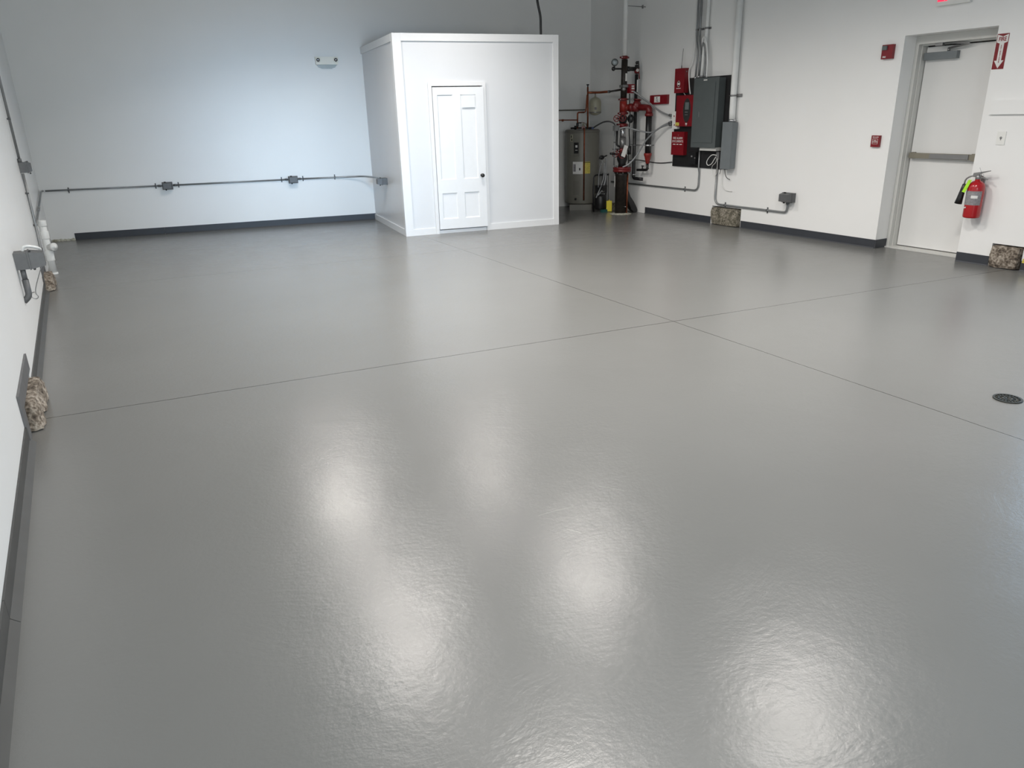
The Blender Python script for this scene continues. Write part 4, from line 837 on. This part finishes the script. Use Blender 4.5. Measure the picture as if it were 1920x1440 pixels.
k = MB(); k.tube([(-0.062, 0.06, 1.40), (-0.066, 0.06, 1.08), (-0.03, 0.02, 1.05)], 0.016, 0.02); k.build('bypass_pipe', M['black'], rs)
k = MB(); k.tube([(0.062, -0.085, 0.64), (0.050, -0.095, 0.012)], 0.012); k.build('rusty_drain_pipe', M['copper'], rs)
k = MB(); k.hexa([(-0.125, -0.14, 0.925), (-0.060, -0.15, 0.895), (-0.060, -0.149, 0.895), (-0.125, -0.139, 0.925)], [(-0.055, -0.13, 1.085), (0.010, -0.14, 1.060), (0.010, -0.139, 1.060), (-0.055, -0.129, 1.085)]); k.build('paper_tag', M['paper'], rs)
k = MB(); k.lathe([(0.0, 0.07), (0.004, 0.07), (0.01, 0.0)], (-0.02, -0.098, 0.128), (0, -1, 0), 8); k.build('test_plug', M['steel'], rs)
# side main: check valve, elbow, wall pipe
k = MB(); k.tube([(0.085, -0.03, 1.635), (0.13, -0.055, 1.635)], 0.062, 0, 18); k.build('branch_coupling', M['redv'], rs)
k = MB(); k.tube([(0.125, -0.055, 1.63), (0.215, -0.10, 1.635)], [0.058, 0.070], 0, 18); k.ball((0.195, -0.09, 1.665), 0.070, 1, 1, 1.15); k.lathe([(0.06, 0), (0.06, 0.02), (0, 0.022)], (0.205, -0.085, 1.735), (0.15, 0, 1), 12); k.build('check_valve', M['redv'], rs)
k = MB(); k.tube([(0.215, -0.10, 1.635), (0.237, -0.27, 1.630), (0.238, -0.345, 1.615), (0.238, -0.345, 1.545)], 0.050, 0.07, 18); k.build('elbow', M['redv'], rs)
k = MB(); k.lathe([(0.052, 1.500), (0.064, 1.506), (0.064, 1.540), (0.052, 1.546)], (0.238, -0.345, 0), seg=20); k.build('wall_coupling', M['redv'], rs)
k = MB(); k.tube([(0.238, -0.345, 1.520), (0.238, -0.350, 0.955)], 0.048, 0, 20); k.build('wall_pipe', M['black'], rs)
k = MB(); k.lathe([(0.049, 1.060), (0.0505, 1.062), (0.0505, 1.080), (0.049, 1.082)], (0.238, -0.348, 0), seg=20); k.build('silver_band', M['steel'], rs)
k = MB(); k.tube([(0.245, -0.348, 1.070), (0.355, -0.348, 1.070)], 0.006); k.tube([(0.245, -0.30, 1.070), (0.245, 0.10, 1.075)], 0.005, 0, 6); k.build('hanger_rod', M['dull'], rs)
k = MB(); k.lathe([(0.058, 0.955), (0.062, 0.948), (0.062, 0.925), (0.052, 0.905), (0.042, 0.86), (0.032, 0.835), (0.032, 0.80), (0.024, 0.795)], (0.238, -0.352, 0), seg=20); k.build('reducer', M['redorange'], rs)
k = MB(); k.tube([(0.238, -0.352, 0.80), (0.238, -0.352, 0.700), (0.240, -0.10, 0.688)], 0.020, 0.03); k.build('test_line', M['black'], rs)
k = MB(); k.tube([(0.238, -0.23, 0.69), (0.238, -0.23, 0.755)], 0.012); k.tube([(0.238, -0.205, 0.755), (0.238, -0.265, 0.755)], 0.008); k.lathe([(0.021, 0.712), (0.0245, 0.712), (0.0245, 0.728), (0.021, 0.728)], (0.238, -0.352, 0), seg=16); k.build('test_valve', M['black'], rs)
# second riser
r2 = thing('drain_riser', 'thin black vertical drain pipe just right of the sprinkler riser', 'pipe', Matrix.Translation((7.758, 9.855, 0)))
k = MB(); k.tube([(0, 0, 2.12), (0, 0, 0.64), (0, 0, 0.555), (0.0, -0.17, 0.548), (0.04, -0.20, 0.546)], 0.026, 0.05, 16); k.build('pipe', M['black'], r2)
k = MB(); k.tube([(0, 0, 2.255), (0, 0, 2.13)], 0.030); k.build('top_fitting', M['black'], r2)
k = MB(); k.ball((0, 0, 2.17), 0.043, 1, 1, 1.1); k.tube([(0.02, -0.02, 2.20), (0.035, -0.03, 2.05)], 0.008); k.build('angle_valve', M['redv'], r2)
k = MB(); k.lathe([(0.022, 0), (0.022, 0.006), (0.012, 0.006), (0.012, 0.0)], (-0.02, -0.045, 2.175), (-0.45, -0.85, 0), 14); k.build('sight_glass', M['paper'], r2)
k = MB(); k.ball((0, 0, 2.285), 0.024); k.tube([(0, 0, 2.285), (0.03, 0, 2.31), (0.045, 0, 2.20)], 0.008, 0.01); k.build('relief_cap', M['black'], r2)
k = MB(); k.lathe([(0.027, 0.60), (0.032, 0.602), (0.032, 0.618), (0.027, 0.62)], (0, 0, 0), seg=16); k.build('silver_collar', M['steel'], r2)
k = MB(); k.box(-0.010, 0.012, -0.0285, -0.0262, 1.86, 2.04); k.build('white_sticker', M['paper'], r2)
for z in (1.28, 1.065):
    k = MB(); k.tube([(0, 0, z-0.012), (0, 0, z+0.012)], 0.030); k.tube([(-0.04, -0.0, z), (0.118, 0.0, z)], 0.005, 0, 6); k.build('standoff_clamp', M['cbox'], r2)
# junction box + conduits left of riser
e = thing('riser_junction_box', 'small grey junction box on the left of the sprinkler riser', 'electrical box', Matrix.Translation((7.372, 9.84, 1.337)))
k = MB(); k.box(-0.040, 0.045, -0.03, 0.03, -0.040, 0.040).bevel(0.005, 1); k.build('box_body', M['emt'], e)
k = MB(); k.tube([(-0.02, 0, -0.0405), (-0.022, 0, -0.56)], 0.012); k.build('down_pipe', M['emt'], e)
k = MB(); k.tube([(-0.02, 0, -0.20), (-0.02, 0, -0.22)], 0.016); k.tube([(-0.05, 0, -0.315), (0.09, 0, -0.315)], 0.009); k.build('down_clamp', M['cbox'], e)
# flexible conduits to the alarm boxes
for pts, lab in (([(7.62, 9.82, 1.90), (7.70, 9.68, 1.80), (7.75, 9.52, 1.70), (7.78, 9.30, 1.575), (7.80, 9.12, 1.515), (7.81, 9.045, 1.505)], 'upper grey flexible conduit from the flow switch to the white relay box'),
                 ([(7.415, 9.80, 1.330), (7.50, 9.74, 1.345), (7.62, 9.66, 1.305), (7.70, 9.46, 1.265), (7.74, 9.34, 1.285), (7.78, 9.18, 1.37), (7.81, 9.045, 1.415)], 'middle grey flexible conduit crossing the riser to the white relay box'),
                 ([(7.46, 9.76, 0.745), (7.55, 9.70, 0.80), (7.64, 9.62, 0.94), (7.71, 9.50, 1.15), (7.76, 9.30, 1.31), (7.80, 9.12, 1.372), (7.81, 9.035, 1.378)], 'lower grey flexible conduit rising from the riser flange to the relay box')):
    k = MB(); k.smooth_tube(pts, 0.0125, 10); o = tag(k.build('flexible_conduit', M['flex']), lab, 'conduit')
    k = MB(); p0, p1 = Vector(pts[-1]), Vector(pts[-2]); k.tube([p0, p0+(p1-p0).normalized()*0.05], 0.019); k.build('connector', M['cbox'], o)
k = MB(); k.smooth_tube([(7.60, 9.75, 0.77), (7.70, 9.90, 0.83), (7.83, 9.80, 0.835), (7.862, 9.55, 0.812), (7.865, 9.30, 0.808), (7.860, 9.05, 0.832)], 0.007, 8)
tag(k.build('black_cable', M['black']), 'thin black cable from the riser to the black backboard', 'cable')
# curved black boot and rubble at the riser foot
k = MB(); k.prism([(7.628, 0.42), (7.650, 0.37), (7.70, 0.27), (7.78, 0.17), (7.835, 0.08), (7.85, 0.04), (7.84, 0.006), (7.78, 0.006), (7.72, 0.07), (7.66, 0.20), (7.630, 0.26)], 9.84, 9.93, 'y').bevel(0.006, 2)
tag(k.build('pipe_boot', M['black']), 'black curved pipe boot sweeping down to the floor right of the riser', 'pipe boot')
k = MB(); k.lathe([(0.102, 0.018), (0.12, 0.012), (0.165, 0.004), (0.18, 0.0)], (RX, RY, 0), seg=28)
for v in k.bm.verts: v.co += Vector((noise.noise(v.co*30), noise.noise(v.co*30+Vector((5,0,0))), 0.3*abs(noise.noise(v.co*40))))*0.018; v.co.z = max(v.co.z, 0.0005)
tag(k.build('floor_grout', M['plaster']), 'ragged pale grout ring on the floor around the riser foot', 'grout')

# ------------------------------------------------------------------ black pump with hoses and yellow tag
pm = thing('air_compressor', 'small black compressor between the water heater and the riser', 'compressor', Matrix.Translation((7.47, 10.34, 0)))
k = MB(); k.lathe([(0.0, 0.03), (0.085, 0.035), (0.10, 0.06), (0.10, 0.24), (0.085, 0.275), (0.0, 0.285)], (-0.015, 0, 0), seg=24); k.build('tank', M['black'], pm)
k = MB(); k.box(-0.085, 0.075, -0.06, 0.06, 0.30, 0.43).bevel(0.012, 2); k.tube([(-0.02, -0.07, 0.37), (-0.02, -0.09, 0.37)], 0.03); k.build('motor', M['black'], pm)
k = MB(); k.tube([(-0.14, 0.02, 0.0), (-0.15, 0.02, 0.35), (-0.14, 0.02, 0.57), (-0.10, 0.02, 0.60), (0.16, 0.02, 0.59)], 0.013, 0.05); k.tube([(0.10, 0.02, 0.0), (0.115, 0.02, 0.40), (0.10, 0.02, 0.59)], 0.010, 0.05); k.build('frame', M['black'], pm)
k = MB(); k.lathe([(0.028, 0), (0.030, 0.02), (0.0, 0.022)], (-0.02, -0.065, 0.345), (0, -1, 0), 16); k.build('pressure_gauge', M['dull'], pm)
k = MB(); k.box(0.03, 0.10, -0.02, 0.03, 0.44, 0.62).bevel(0.006, 1); k.build('pressure_switch', M['cbox'], pm)
k = MB(); k.smooth_tube([(0.06, 0, 0.80), (0.04, -0.02, 0.62), (0.0, -0.04, 0.50), (-0.08, -0.06, 0.36), (-0.16, -0.08, 0.24)], 0.010, 8); k.build('hose', M['flex'], pm)
k = MB(); k.smooth_tube([(0.09, 0.0, 0.86), (0.085, 0, 0.70), (0.06, -0.03, 0.52), (-0.02, -0.05, 0.36), (-0.12, -0.08, 0.28)], 0.013, 8); k.build('hose', M['flex'], pm)
k = MB(); k.smooth_tube([(0.02, 0.0, 0.84), (-0.03, 0, 0.70), (-0.07, -0.02, 0.58), (-0.09, -0.04, 0.40)], 0.006, 8); k.build('hose', M['flex'], pm)
k = MB(); k.ball((0.0, 0, 0.875), 0.035, 1.4, 1, 1); k.tube([(-0.05, 0, 0.86), (0.10, 0, 0.90)], 0.012); k.build('hose_manifold', M['black'], pm)
k = MB(); k.smooth_tube([(0.13, -0.02, 0.62), (0.12, -0.03, 0.40), (0.13, -0.03, 0.2), (0.14, -0.03, 0.02)], 0.005, 6); k.smooth_tube([(0.08, -0.02, 0.13), (0.2, -0.1, 0.13), (0.27, -0.2, 0.15)], 0.006, 6); k.build('power_cord', M['black'], pm)
k = MB(); k.box(-0.14, -0.04, -0.25, -0.19, 0.0, 0.045).bevel(0.01, 2); tag(k.build('plastic_tray', M['teal'], None, Matrix.Translation((7.52, 10.42, 0))), 'small dark teal plastic piece on the floor beside the water heater stand', 'plastic piece')
k = MB(); k.box(-0.045, 0.045, -0.020, 0.020, 0.008, 0.180).bevel(0.008, 2); k.box(-0.006, 0.006, -0.008, 0.008, 0.18, 0.20)
tag(k.build('yellow_jug', M['yellow'], None, Matrix.Translation((7.535, 10.20, 0.0)) @ Matrix.Rotation(math.radians(-30), 4, 'Z')), 'narrow bright yellow container on the floor between heater and riser', 'container')
k = MB(); k.box(0.125, 0.235, 0.0, 0.10, 0.0, 0.115).bevel(0.006, 1); tag(k.build('cinder_block', M['conc'], None, Matrix.Translation((7.53, 10.28, 0))), 'grey concrete block on the floor beside the yellow container', 'block')
k = MB(); k.box(0.0, 0.085, 0.0, 0.003, 0.42, 0.62); tag(k.build('instruction_card', M['paper'], None, Matrix.Translation((7.50, 10.02, 0)) @ Matrix.Rotation(math.radians(-25), 4, 'Z')), 'grey white card hanging left of the riser base pipe', 'card')
